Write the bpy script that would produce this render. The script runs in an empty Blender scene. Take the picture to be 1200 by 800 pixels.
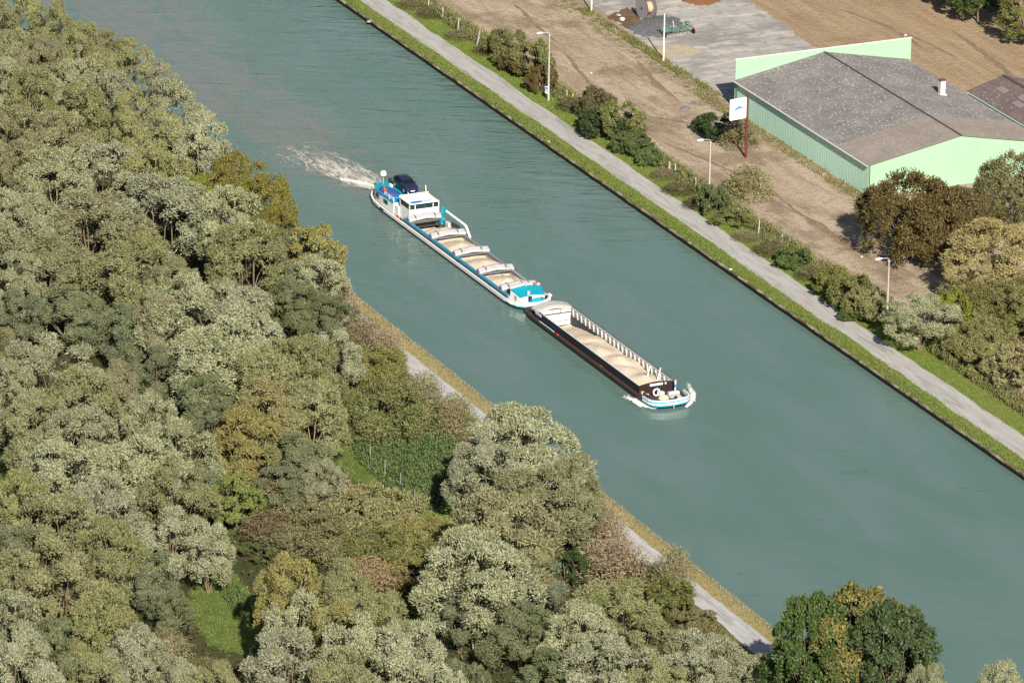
import bpy, math, random
import numpy as np
from mathutils import Vector, Matrix, noise as mnoise

R = math.radians
C = bpy.context.scene.collection
SC = bpy.context.scene

# ------------------------------------------------------------------ camera, sky, sun, exposure
# World frame: X runs along the canal (the way the barges head), Y across it towards the far bank, Z up.
FPX, PITCH, ROLL, DIST, CANAL = 7252.5, R(20.083), R(0.94036), 772.46, R(-65.2)
EU = Vector((math.cos(CANAL), math.sin(CANAL), 0))
EV = Vector((-math.sin(CANAL), math.cos(CANAL), 0))
def to_canal(p): return Vector((p.dot(EU), p.dot(EV), p.z))
_F = Vector((0, math.cos(PITCH), -math.sin(PITCH)))
_R0 = Vector((1, 0, 0)); _U0 = _R0.cross(_F)
CF = to_canal(_F)
CR = to_canal(_R0*math.cos(ROLL) + _U0*math.sin(ROLL))
CU = to_canal(-_R0*math.sin(ROLL) + _U0*math.cos(ROLL))
CC = -CF*DIST
cam_d = bpy.data.cameras.new('camera'); cam = bpy.data.objects.new('camera', cam_d); C.objects.link(cam)
cam_d.sensor_width = 36; cam_d.lens = FPX/1200*36; cam_d.clip_start = 1; cam_d.clip_end = 20000
cam.matrix_world = Matrix(((CR.x, CU.x, -CF.x, CC.x), (CR.y, CU.y, -CF.y, CC.y), (CR.z, CU.z, -CF.z, CC.z), (0, 0, 0, 1)))
SC.camera = cam

SUN_EL = R(32); SH = to_canal(Vector((math.sin(R(-10.8)), math.cos(R(-10.8)), 0)))   # direction in which shadows fall
world = bpy.data.worlds.new('World'); SC.world = world; world.use_nodes = True
wn = world.node_tree; bg = wn.nodes['Background']
sky = wn.nodes.new('ShaderNodeTexSky'); sky.sky_type = 'NISHITA'; sky.sun_disc = False
sky.sun_elevation = SUN_EL; sky.sun_rotation = math.atan2(-SH.x, -SH.y)
sky.air_density = 1.0; sky.dust_density = 1.2
wn.links.new(sky.outputs[0], bg.inputs[0]); bg.inputs[1].default_value = 0.052
sun_d = bpy.data.lights.new('sun', 'SUN'); sun_d.energy = 5.0; sun_d.angle = R(0.53); sun_d.color = (1, .93, .82)
sun = bpy.data.objects.new('sun', sun_d); C.objects.link(sun)
sdir = Vector((SH.x*math.cos(SUN_EL), SH.y*math.cos(SUN_EL), -math.sin(SUN_EL)))
sun.rotation_euler = sdir.to_track_quat('-Z', 'Y').to_euler()
SC.view_settings.view_transform = 'Standard'; SC.view_settings.look = 'None'
SC.view_settings.exposure = 0.75; SC.view_settings.gamma = 1
SC.render.engine = 'CYCLES'
SC.cycles.max_bounces = 6; SC.cycles.diffuse_bounces = 2; SC.cycles.glossy_bounces = 3; SC.cycles.transparent_max_bounces = 8
SC.cycles.use_denoising = False

def at(px, py, z=0.0):
    """point of the plane at height z seen at (px, py) of the 1200x800 photograph"""
    d = CF*FPX + CR*(px-600) + CU*(400-py)
    return CC + d*((z-CC.z)/d.z)
def ppm(p):
    return FPX/((Vector(p)-CC).dot(CF))

# ------------------------------------------------------------------ helpers
def tag(o, label=None, cat=None, group=None, kind=None):
    if label: o['label'] = label
    if cat: o['category'] = cat
    if group: o['group'] = group
    if kind: o['kind'] = kind
    return o
def empty(name, loc=(0, 0, 0), rz=0.0):
    o = bpy.data.objects.new(name, None); C.objects.link(o)
    o.location = loc; o.rotation_euler = (0, 0, rz); o.empty_display_size = .3
    return o
def copy_tree(o, parent=None):
    c = o.copy(); C.objects.link(c)
    if parent: c.parent = parent
    for ch in [x for x in bpy.data.objects if x.parent == o]:
        copy_tree(ch, c)
    return c

class MB:
    def __init__(s): s.v = []; s.f = []; s.m = []; s.sm = []
    def add(s, vs, fs, mi=0, smooth=False):
        o = len(s.v); s.v += [tuple(x) for x in vs]
        for f in fs: s.f.append(tuple(o+i for i in f)); s.m.append(mi); s.sm.append(smooth)
    def box(s, c, d, rz=0, mi=0, tilt=None):
        x, y, z = d[0]/2, d[1]/2, d[2]/2
        vs = [Vector(p) for p in ((-x,-y,-z),(x,-y,-z),(x,y,-z),(-x,y,-z),(-x,-y,z),(x,-y,z),(x,y,z),(-x,y,z))]
        M = Matrix.Rotation(rz, 3, 'Z')
        if tilt is not None: M = M @ tilt
        vs = [M @ p + Vector(c) for p in vs]
        s.add(vs, ((3,2,1,0),(4,5,6,7),(0,1,5,4),(1,2,6,5),(2,3,7,6),(3,0,4,7)), mi)
    def bar(s, a, b, w, h, mi=0):
        a, b = Vector(a), Vector(b); d = b-a; L = d.length
        q = d.to_track_quat('X', 'Z').to_matrix(); c = (a+b)/2
        x, y, z = L/2, w/2, h/2
        vs = [q @ Vector(p) + c for p in ((-x,-y,-z),(x,-y,-z),(x,y,-z),(-x,y,-z),(-x,-y,z),(x,-y,z),(x,y,z),(-x,y,z))]
        s.add(vs, ((3,2,1,0),(4,5,6,7),(0,1,5,4),(1,2,6,5),(2,3,7,6),(3,0,4,7)), mi)
    def tube(s, pts, rad, n=8, mi=0, smooth=True, closed=False, caps=True):
        pts = [Vector(p) for p in pts]; k = len(pts)
        if not hasattr(rad, '__len__'): rad = [rad]*k
        rings = []
        for i, p in enumerate(pts):
            a = pts[(i-1) % k] if (closed or i > 0) else p
            b = pts[(i+1) % k] if (closed or i < k-1) else p
            t = (b-a).normalized()
            up = Vector((0, 0, 1)) if abs(t.z) < .95 else Vector((1, 0, 0))
            x = t.cross(up).normalized(); y = x.cross(t)
            rings.append([p + (x*math.cos(2*math.pi*j/n) + y*math.sin(2*math.pi*j/n))*rad[i] for j in range(n)])
        vs = [q for r in rings for q in r]; fs = []
        for i in range(k if closed else k-1):
            i2 = (i+1) % k
            for j in range(n):
                j2 = (j+1) % n
                fs.append((i*n+j, i*n+j2, i2*n+j2, i2*n+j))
        s.add(vs, fs, mi, smooth)
        if caps and not closed:
            s.add(rings[0], [tuple(range(n))], mi); s.add(rings[-1], [tuple(range(n-1, -1, -1))], mi)
    def prism(s, pts, z0, z1, mi=0, mi_top=None):
        n = len(pts)
        vs = [(p[0], p[1], z0) for p in pts] + [(p[0], p[1], z1) for p in pts]
        s.add(vs, [(i, (i+1) % n, n+(i+1) % n, n+i) for i in range(n)], mi)
        s.add(vs, [tuple(range(n-1, -1, -1))], mi); s.add(vs, [tuple(range(n, 2*n))], mi if mi_top is None else mi_top)
    def loft(s, rings, mi=0, smooth=False, caps=True, closed=True):
        n = len(rings[0]); vs = [p for r in rings for p in r]; fs = []
        for i in range(len(rings)-1):
            for j in range(n if closed else n-1):
                j2 = (j+1) % n
                fs.append((i*n+j, i*n+j2, (i+1)*n+j2, (i+1)*n+j))
        s.add(vs, fs, mi, smooth)
        if caps:
            s.add(rings[0], [tuple(range(n-1, -1, -1))], mi); s.add(rings[-1], [tuple(range(n))], mi)
    def dome(s, c, r, n=16, k=8, z0=-1.0, mi=0, sc=(1, 1, 1)):
        a0 = math.asin(z0); rings = []
        for i in range(k+1):
            a = a0 + (math.pi/2-.02-a0)*i/k
            rings.append([(c[0]+sc[0]*r*math.cos(a)*math.cos(2*math.pi*j/n), c[1]+sc[1]*r*math.cos(a)*math.sin(2*math.pi*j/n), c[2]+sc[2]*r*math.sin(a)) for j in range(n)])
        s.loft(rings, mi, True)
    def mesh(s, name):
        me = bpy.data.meshes.new(name); me.from_pydata(s.v, [], s.f)
        me.polygons.foreach_set('material_index', s.m); me.polygons.foreach_set('use_smooth', s.sm)
        me.update(); return me
    def build(s, name, mats, parent=None, bevel=0.0, loc=None):
        me = s.mesh(name)
        for m in (mats if isinstance(mats, (list, tuple)) else [mats]): me.materials.append(m)
        o = bpy.data.objects.new(name, me); C.objects.link(o)
        if parent: o.parent = parent
        if loc: o.location = loc
        if bevel:
            b = o.modifiers.new('bevel', 'BEVEL'); b.width = bevel; b.segments = 2; b.limit_method = 'ANGLE'; b.angle_limit = R(40)
        return o

# ------------------------------------------------------------------ materials
class NT:
    """thin wrapper for writing node trees"""
    def __init__(s, name):
        s.mat = bpy.data.materials.new(name); s.mat.use_nodes = True
        s.t = s.mat.node_tree; s.t.nodes.clear()
        s.out = s.n('ShaderNodeOutputMaterial')
    def n(s, typ, **kw):
        nd = s.t.nodes.new(typ)
        for k, v in kw.items(): setattr(nd, k, v)
        return nd
    def put(s, sock, val):
        if hasattr(val, 'is_linked') or isinstance(val, bpy.types.NodeSocket): s.t.links.new(val, sock)
        else:
            if isinstance(val, (tuple, list)) and len(val) == 3 and sock.type == 'RGBA': val = (*val, 1)
            sock.default_value = val
    def math(s, op, a, b=0.0, c=0.0, clamp=False):
        nd = s.n('ShaderNodeMath', operation=op, use_clamp=clamp)
        s.put(nd.inputs[0], a); s.put(nd.inputs[1], b); s.put(nd.inputs[2], c); return nd.outputs[0]
    def mix(s, f, a, b, blend='MIX'):
        nd = s.n('ShaderNodeMix', data_type='RGBA', blend_type=blend)
        s.put(nd.inputs[0], f); s.put(nd.inputs[6], a); s.put(nd.inputs[7], b); return nd.outputs[2]
    def pos(s): return s.n('ShaderNodeNewGeometry').outputs['Position']
    def obj(s): return s.n('ShaderNodeTexCoord').outputs['Object']
    def mapping(s, v, scale=(1, 1, 1), rot=(0, 0, 0), loc=(0, 0, 0)):
        nd = s.n('ShaderNodeMapping'); s.put(nd.inputs[0], v); nd.inputs['Scale'].default_value = scale
        nd.inputs['Rotation'].default_value = rot; nd.inputs['Location'].default_value = loc; return nd.outputs[0]
    def noise(s, v, scale, detail=3.0, rough=.55, dist=0.0):
        nd = s.n('ShaderNodeTexNoise'); s.put(nd.inputs['Vector'], v); nd.inputs['Scale'].default_value = scale
        nd.inputs['Detail'].default_value = detail; nd.inputs['Roughness'].default_value = rough; nd.inputs['Distortion'].default_value = dist
        return nd.outputs['Fac']
    def ramp(s, f, stops, interp='LINEAR'):
        nd = s.n('ShaderNodeValToRGB'); s.put(nd.inputs[0], f); cr = nd.color_ramp; cr.interpolation = interp
        while len(cr.elements) < len(stops): cr.elements.new(.5)
        for e, (p, c) in zip(cr.elements, stops):
            e.position = p; e.color = (*c, 1) if hasattr(c, '__len__') else (c, c, c, 1)
        return nd.outputs[0]
    def step(s, f, lo, hi):
        nd = s.n('ShaderNodeMapRange', interpolation_type='SMOOTHSTEP')
        s.put(nd.inputs[0], f); s.put(nd.inputs[1], lo); s.put(nd.inputs[2], hi); return nd.outputs[0]
    def sep(s, v):
        nd = s.n('ShaderNodeSeparateXYZ'); s.put(nd.inputs[0], v); return nd.outputs
    def bump(s, h, strength=.5, dist=.1, normal=None):
        nd = s.n('ShaderNodeBump'); s.put(nd.inputs['Height'], h); nd.inputs['Strength'].default_value = strength; nd.inputs['Distance'].default_value = dist
        if normal is not None: s.put(nd.inputs['Normal'], normal)
        return nd.outputs[0]
    def pbr(s, col, rough=.6, metal=0.0, normal=None, spec=.4, **kw):
        nd = s.n('ShaderNodeBsdfPrincipled'); s.put(nd.inputs['Base Color'], col); s.put(nd.inputs['Roughness'], rough)
        s.put(nd.inputs['Metallic'], metal); s.put(nd.inputs['Specular IOR Level'], spec)
        for k, v in kw.items(): s.put(nd.inputs[k], v)
        if normal is not None: s.put(nd.inputs['Normal'], normal)
        s.t.links.new(nd.outputs[0], s.out.inputs[0]); return nd

def paint(name, col, rough=.45, var=.12, scale=1.5, metal=0.0, dirt=(.12, .09, .06), dirt_amt=.25):
    t = NT(name); v = t.pos()
    a = t.noise(v, scale, 4); b = t.noise(v, scale*6, 3)
    c = t.mix(t.math('MULTIPLY', t.step(a, .35, .75), var*2), col, tuple(x*.72 for x in col))
    c = t.mix(t.math('MULTIPLY', t.step(b, .56, .74), dirt_amt), c, dirt)
    t.pbr(c, rough, metal, spec=.35); return t.mat

M = {}
M['hull_black'] = paint('black hull paint', (.016, .016, .02), .5)
M['white'] = paint('white boat paint', (.8, .8, .78), .4, .06, 1.2, dirt=(.45, .4, .33), dirt_amt=.3)
M['teal'] = paint('turquoise boat paint', (.0, .30, .40), .45, .14)
M['blue_rail'] = paint('blue coaming paint', (.008, .22, .38), .4)
M['deck_grey'] = paint('grey deck paint', (.28, .28, .29), .6, .2)
M['dark_metal'] = paint('dark steel', (.03, .032, .036), .5)
M['brown_deck'] = paint('brown rusty deck', (.055, .033, .028), .65, .25, dirt=(.12, .06, .04))
M['brown_plate'] = paint('brown bulkhead paint', (.026, .014, .013), .5, .2)
M['hatch'] = paint('weathered aluminium hatch', (.43, .42, .40), .5, .2, 2.0, dirt=(.3, .24, .2))
M['hatch_grey'] = paint('blue grey hatch', (.34, .34, .37), .5, .25, 2.0, dirt=(.3, .22, .2))
M['hatch_dark'] = paint('grey hatch seam', (.20, .21, .23), .5, .2)
M['rib'] = paint('pale hold paint', (.50, .50, .49), .6, .2, dirt=(.35, .27, .2))
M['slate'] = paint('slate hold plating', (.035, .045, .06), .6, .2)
M['navy'] = paint('navy car paint', (.014, .02, .05), .25, .05)
M['navy_tarp'] = paint('blue tarpaulin', (.025, .085, .26), .55, .2)
M['tyre'] = paint('black rubber', (.015, .015, .016), .8)
M['red'] = paint('red paint', (.45, .04, .03), .5)
M['yellow'] = paint('yellow paint', (.7, .45, .03), .5)
M['orange'] = paint('orange paint', (.65, .14, .03), .5)
M['roofblue'] = paint('bright blue paint', (.02, .22, .65), .5)
M['roofpale'] = paint('light blue paint', (.30, .48, .75), .5)
M['steel'] = paint('galvanised steel', (.42, .43, .44), .45, .15)
M['concrete'] = paint('weathered concrete', (.42, .40, .36), .8, .3, 1.5)
M['post'] = paint('pale concrete post', (.38, .36, .32), .85, .2)
M['pole_white'] = paint('white pole paint', (.72, .72, .70), .5, .08)
M['pole_red'] = paint('rusty red pole paint', (.13, .028, .024), .6, .3)
M['sign_white'] = paint('white sign sheet', (.82, .82, .82), .4, .03, dirt_amt=.06)
M['sign_blue'] = paint('blue sign print', (.10, .28, .50), .4, .03, dirt_amt=0)
M['sign_dark'] = paint('dark blue sign print', (.03, .12, .25), .4, .03, dirt_amt=0)
M['sign_pale'] = paint('pale blue sign print', (.50, .66, .78), .4, .03, dirt_amt=0)
M['wood_grey'] = paint('grey weathered wood', (.24, .235, .235), .8, .3, 3)
M['wood_tan'] = paint('tan wood', (.45, .35, .24), .8, .3, 3)
M['implement'] = paint('faded green implement paint', (.10, .20, .16), .6, .3, 4)
M['rust'] = paint('rusty iron', (.16, .06, .035), .8, .3, 4)
M['rope'] = paint('pale rope', (.55, .46, .32), .9, .2, 5)
M['bark'] = paint('grey brown bark', (.17, .125, .085), .9, .35, 3)
M['bark_pale'] = paint('pale willow bark', (.36, .28, .18), .9, .35, 3)
M['chimney'] = paint('pale chimney render', (.60, .55, .48), .8, .2)
def glass_mat(name, col, rough=.06):
    t = NT(name); t.pbr(col, rough, 0, spec=.6); return t.mat
M['glass'] = glass_mat('dark window glass', (.012, .03, .03))
M['glass_car'] = glass_mat('car glass', (.006, .010, .016))
M['curtain'] = paint('turquoise curtain glass', (.03, .38, .36), .25)

def sand_mat():
    t = NT('pale sand'); v = t.pos()
    a = t.noise(v, .5, 4); b = t.noise(v, 7, 4)
    c = t.mix(t.step(a, .3, .7), (.53, .44, .325), (.59, .51, .40))
    c = t.mix(t.math('MULTIPLY', t.step(b, .5, .75), .35), c, (.46, .35, .24))
    t.pbr(c, .95, spec=.1, normal=t.bump(t.noise(v, 3, 6), .5, .25)); return t.mat
M['sand'] = sand_mat()

def leaf_mat(name, base, alt, dark, obj_amt=.24, trans=.07, alt_amt=.5):
    """leaves: every leaf its own shade, larger patches of a second colour, and a drift from tree to tree"""
    t = NT(name); g = t.n('ShaderNodeNewGeometry'); oi = t.n('ShaderNodeObjectInfo')
    rnd = g.outputs['Random Per Island']; ob = t.obj()
    nz = t.n('ShaderNodeTexNoise', noise_dimensions='4D'); t.put(nz.inputs['Vector'], ob); t.put(nz.inputs['W'], t.math('MULTIPLY', oi.outputs['Random'], 40.0))
    nz.inputs['Scale'].default_value = .35; nz.inputs['Detail'].default_value = 2
    f = t.math('ADD', t.math('MULTIPLY', t.step(nz.outputs['Fac'], .38, .66), alt_amt), t.math('MULTIPLY', rnd, .55), clamp=True)
    c = t.mix(f, base, alt)
    c = t.mix(t.math('MULTIPLY', t.step(t.math('FRACT', t.math('MULTIPLY', rnd, 17.3)), .55, 1.0), .45), c, dark)
    hv = t.n('ShaderNodeHueSaturation'); t.put(hv.inputs['Color'], c)
    t.put(hv.inputs['Hue'], t.math('ADD', .5, t.math('MULTIPLY', t.math('SUBTRACT', oi.outputs['Random'], .5), .02*obj_amt*2)))
    t.put(hv.inputs['Saturation'], t.math('ADD', 1.0, t.math('MULTIPLY', t.math('SUBTRACT', t.math('FRACT', t.math('MULTIPLY', oi.outputs['Random'], 7.7)), .5), obj_amt)))
    t.put(hv.inputs['Value'], t.math('ADD', 1.0, t.math('MULTIPLY', t.math('SUBTRACT', t.math('FRACT', t.math('MULTIPLY', oi.outputs['Random'], 13.1)), .5), obj_amt)))
    d = t.n('ShaderNodeBsdfDiffuse'); t.put(d.inputs[0], hv.outputs[0])
    tr = t.n('ShaderNodeBsdfTranslucent'); t.put(tr.inputs[0], hv.outputs[0])
    gl = t.n('ShaderNodeBsdfGlossy'); gl.inputs['Roughness'].default_value = .5; t.put(gl.inputs[0], (.8, .8, .8))
    mx = t.n('ShaderNodeMixShader'); mx.inputs[0].default_value = trans
    t.t.links.new(d.outputs[0], mx.inputs[1]); t.t.links.new(tr.outputs[0], mx.inputs[2])
    m2 = t.n('ShaderNodeMixShader'); m2.inputs[0].default_value = .02
    t.t.links.new(mx.outputs[0], m2.inputs[1]); t.t.links.new(gl.outputs[0], m2.inputs[2])
    t.t.links.new(m2.outputs[0], t.out.inputs[0]); return t.mat
L = {
 'silver':  leaf_mat('silver willow leaves', (.215, .224, .122), (.32, .325, .21), (.068, .092, .042)),
 'olive':   leaf_mat('olive willow leaves', (.178, .182, .076), (.255, .252, .122), (.058, .076, .028)),
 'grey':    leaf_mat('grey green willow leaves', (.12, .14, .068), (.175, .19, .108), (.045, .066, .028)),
 'tan':     leaf_mat('tan drying leaves', (.185, .178, .088), (.235, .222, .12), (.08, .085, .035)),
 'gold':    leaf_mat('golden olive leaves', (.19, .178, .068), (.24, .22, .095), (.082, .09, .03)),
 'goldw':   leaf_mat('golden willow leaves', (.30, .255, .10), (.36, .31, .145), (.14, .125, .045)),
 'autumn':  leaf_mat('orange autumn leaves', (.18, .155, .045), (.135, .13, .042), (.08, .078, .024)),
 'green':   leaf_mat('mid green leaves', (.065, .10, .03), (.10, .13, .04), (.03, .05, .016)),
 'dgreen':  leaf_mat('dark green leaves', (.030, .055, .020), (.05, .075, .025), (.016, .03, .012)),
 'maple':   leaf_mat('dark green maple leaves', (.05, .082, .03), (.078, .105, .034), (.022, .042, .016), alt_amt=.6),
 'mapley':  leaf_mat('yellowing maple leaves', (.07, .105, .026), (.22, .19, .035), (.03, .05, .014), alt_amt=.65),
 'lime':    leaf_mat('lime green leaves', (.13, .17, .03), (.19, .21, .045), (.06, .085, .02)),
 'brown':   leaf_mat('brown scrub leaves', (.15, .142, .056), (.195, .18, .075), (.065, .066, .026)),
 'rusty':   leaf_mat('russet hawthorn leaves', (.098, .068, .032), (.105, .092, .034), (.042, .034, .016)),
 'purple':  leaf_mat('reddish brown scrub leaves', (.115, .09, .05), (.115, .12, .046), (.05, .05, .022)),
 'hedge':   leaf_mat('olive hedge leaves', (.105, .125, .036), (.165, .16, .055), (.045, .06, .017)),
 'twig':    leaf_mat('bare twigs', (.26, .205, .115), (.30, .24, .14), (.14, .11, .06)),
 'grass':   leaf_mat('green bank grass', (.125, .172, .04), (.18, .208, .06), (.075, .108, .027), 0.0),
 'drygrass':leaf_mat('dry golden grass', (.255, .225, .115), (.31, .265, .15), (.16, .15, .065), 0.0),
 'reed':    leaf_mat('green nettle and reed leaves', (.085, .125, .042), (.115, .155, .056), (.05, .08, .028), 0.0),
 'under':   leaf_mat('dark undergrowth leaves', (.05, .065, .025), (.09, .085, .04), (.025, .035, .014), 0.0),
}

# ------------------------------------------------------------------ terrain, water, paths
def strips(t, v):
    """the ground's own colours, by distance across the canal and by place"""
    x, y, z = t.sep(v)
    n1 = t.noise(v, .12, 5, .6); n2 = t.noise(v, .9, 5, .65); n3 = t.noise(v, 5, 4, .7)
    yj = t.math('ADD', y, t.math('MULTIPLY', t.math('SUBTRACT', n2, .5), 2.6))
    # far field: dry mown straw, mowing lines along the canal
    mow = t.noise(t.mapping(v, (.06, .35, 1)), 1.0, 5, .65, .8)
    mow2 = t.noise(t.mapping(v, (.5, 1.6, 1), rot=(0, 0, .12)), 1.0, 5, .75, .5)
    straw = t.mix(t.step(mow, .36, .62), (.30, .225, .16), (.43, .345, .26))
    straw = t.mix(t.math('MULTIPLY', t.step(mow2, .45, .75), .6), straw, (.47, .385, .28))
    straw = t.mix(t.math('MULTIPLY', t.step(n1, .50, .62), .6), straw, (.19, .135, .09))
    straw = t.mix(t.math('MULTIPLY', t.step(n3, .55, .75), .45), straw, (.13, .095, .06))
    straw = t.mix(t.math('MULTIPLY', t.step(t.noise(v, .2, 5, .75), .575, .68), .7), straw, (.15, .17, .055))
    # the second field behind the yard is warmer
    warm = t.mix(t.step(t.noise(t.mapping(v, (.05, .5, 1), rot=(0, 0, .5)), 1, 5, .65), .3, .7), (.29, .205, .125), (.375, .28, .18))
    warm = t.mix(t.math('MULTIPLY', t.step(n1, .5, .7), .5), warm, (.22, .155, .095))
    straw = t.mix(t.step(t.math('ADD', yj, t.math('MULTIPLY', x, -.02)), 88, 93), straw, warm)
    green = t.mix(t.step(n2, .35, .7), (.115, .18, .027), (.19, .225, .05))
    green = t.mix(t.math('MULTIPLY', t.step(n3, .5, .75), .5), green, (.06, .09, .02))
    green = t.mix(t.math('MULTIPLY', t.step(n1, .50, .68), .55), green, (.21, .19, .07))
    weeds = t.mix(t.step(n2, .35, .7), (.085, .085, .03), (.17, .13, .065))
    weeds = t.mix(t.math('MULTIPLY', t.step(n3, .5, .7), .6), weeds, (.06, .05, .025))
    far = t.mix(t.step(yj, 46.2, 47.4), green, weeds)
    far = t.mix(t.step(yj, 48.2, 50.2), far, straw)
    # weedy strip beside the long shed wall and up to the yard
    strip = t.math('MULTIPLY', t.step(yj, 64.6, 66.2), t.math('SUBTRACT', 1.0, t.step(yj, 68.6, 70.0)))
    strip = t.math('MULTIPLY', strip, t.step(n2, .44, .60))
    far = t.mix(t.math('MULTIPLY', strip, .9), far, t.mix(t.step(n3, .4, .65), (.12, .13, .035), (.20, .165, .075)))
    # near bank
    dry = t.mix(t.step(n2, .35, .65), (.37, .29, .14), (.27, .24, .09))
    dry = t.mix(t.math('MULTIPLY', t.step(n3, .5, .75), .5), dry, (.17, .15, .06))
    verge = t.mix(t.step(n2, .4, .62), (.10, .105, .038), (.19, .15, .07))
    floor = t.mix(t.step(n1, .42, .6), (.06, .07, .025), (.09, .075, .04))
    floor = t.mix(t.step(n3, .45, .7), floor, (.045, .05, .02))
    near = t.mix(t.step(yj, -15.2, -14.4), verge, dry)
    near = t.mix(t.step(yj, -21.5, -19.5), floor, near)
    near = t.mix(t.step(t.math('ADD', t.noise(v, .08, 3), t.math('MULTIPLY', n2, .15)), .60, .66), near, green) if False else near
    wet = (.10, .085, .06)
    near = t.mix(t.step(z, -.5, -.25), wet, near)
    col = t.mix(t.step(y, 10, 12), near, far)
    h = t.math('ADD', t.math('MULTIPLY', n3, .6), n2)
    return col, h
def ground_mat():
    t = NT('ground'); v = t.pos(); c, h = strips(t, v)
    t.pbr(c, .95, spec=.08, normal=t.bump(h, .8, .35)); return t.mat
M['ground'] = ground_mat()
g = MB()
prof = [(-6000, 0), (-300, 0), (-60, 0), (-13.0, 0), (-12.0, -.05), (-11.2, -.35), (-10.7, -.8), (-10.2, -3), (37.25, -3), (37.3, .02), (39, .03), (60, .02), (120, 0), (400, 0), (6000, 0)]
us = [-6000, -800, -200, -140, -80, -20, 40, 100, 200, 800, 6000]
g.loft([[(u, v, z) for v, z in prof] for u in us], closed=False, caps=False)
gr = g.build('ground', M['ground']); tag(gr, kind='structure')

def water_mat():
    t = NT('canal water'); v = t.pos(); x, y, z = t.sep(v)
    big = t.noise(v, .02, 3); md = t.noise(t.mapping(v, (.35, 1, 1)), .10, 4, .6, .4)
    c = t.mix(t.step(md, .35, .68), (.088, .148, .120), (.108, .162, .142))
    # the screw stirs up pale mud: a plume spreading astern of the barges
    du = t.math('MULTIPLY', t.math('SUBTRACT', -52.0, x), 1.0)                 # metres astern
    cen = t.math('ADD', 8.0, t.math('MULTIPLY', du, -.035))
    wid = t.math('ADD', 3.2, t.math('MULTIPLY', du, .105))
    off = t.math('ABSOLUTE', t.math('DIVIDE', t.math('SUBTRACT', t.math('ADD', y, t.math('MULTIPLY', t.math('SUBTRACT', t.noise(v, .12, 5, .65, 1.0), .5), 14.0)), cen), wid))
    plume = t.math('MULTIPLY', t.math('SUBTRACT', 1.0, t.step(off, .45, 1.25)), t.step(du, 0.0, 5.0))
    plume = t.math('MULTIPLY', plume, t.step(t.noise(t.mapping(v, (.18, .5, 1)), 1.0, 4, .6, .6), .28, .62))
    c = t.mix(t.math('MULTIPLY', plume, .6), c, (.185, .16, .145))
    # ripples: long crests lying nearly square to the canal, stronger astern and near the far bank
    rp = t.mapping(v, (1, 1, 1), rot=(0, 0, R(-62)))
    w1 = t.noise(t.mapping(rp, (.11, .42, 1)), 1.0, 2, .5, .6)
    w2 = t.noise(t.mapping(rp, (.45, 1.5, 1)), 1.0, 3, .6, .3)
    w3 = t.noise(v, 3.0, 3, .6)
    amp = t.math('ADD', .22, t.math('MULTIPLY', t.math('SUBTRACT', 1.0, t.step(x, -75.0, 5.0)), 1.0))
    h = t.math('ADD', t.math('MULTIPLY', t.math('MULTIPLY', w1, amp), .55), t.math('ADD', t.math('MULTIPLY', w2, t.math('MULTIPLY', amp, .22)), t.math('MULTIPLY', w3, .012)))
    # waves spreading from the bow towards both banks
    for sg in (-1, 1):
        ds = t.math('MULTIPLY', t.math('SUBTRACT', y, 8.6+sg*2.4), float(sg)); da = t.math('SUBTRACT', 27.0, x)
        ph = t.math('ADD', t.math('SUBTRACT', t.math('MULTIPLY', ds, .93), t.math('MULTIPLY', da, .30)), t.math('MULTIPLY', t.noise(v, .09, 3), 9.0))
        cr = t.math('SINE', t.math('MULTIPLY', ph, 1.45))
        mk = t.math('MULTIPLY', t.math('MULTIPLY', t.step(ds, .2, 2.0), t.step(da, 2.0, 14.0)), t.math('SUBTRACT', 1.0, t.step(t.math('SUBTRACT', ds, t.math('MULTIPLY', da, .34)), -3.0, 2.0)))
        h = t.math('ADD', h, t.math('MULTIPLY', t.math('MULTIPLY', cr, mk), t.math('MULTIPLY', t.step(t.noise(v, .11, 3), .35, .65), .10)))
    b = t.n('ShaderNodeBump'); t.put(b.inputs['Height'], h); b.inputs['Strength'].default_value = 1.0; b.inputs['Distance'].default_value = .55
    t.pbr(c, .12, spec=.5, normal=b.outputs[0], IOR=1.33); return t.mat
M['water'] = water_mat()
w = MB(); ax = lambda x: 8.05+(x+60)*.008      # the water is left out inside the two holds, whose floors lie below it
dv = lambda i: .32 if i == 3 else 0.0
xs = [-5000, -47.1, -14.7, -6.1, 22.5, 5000]
for i, (a, b) in enumerate(zip(xs[:-1], xs[1:])):
    for va, vb, vc, vd in (((-11.6, -11.6, ax(b)+dv(i)-2.2, ax(a)+dv(i)-2.2), (ax(a)+dv(i)+2.2, ax(b)+dv(i)+2.2, 37.28, 37.28)) if i in (1, 3) else ((-11.6, -11.6, 37.28, 37.28),)):
        w.add([(a, va, -.6), (b, vb, -.6), (b, vc, -.6), (a, vd, -.6)], [(0, 1, 2, 3)])
tag(w.build('canal_water', M['water']), kind='structure')

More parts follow.
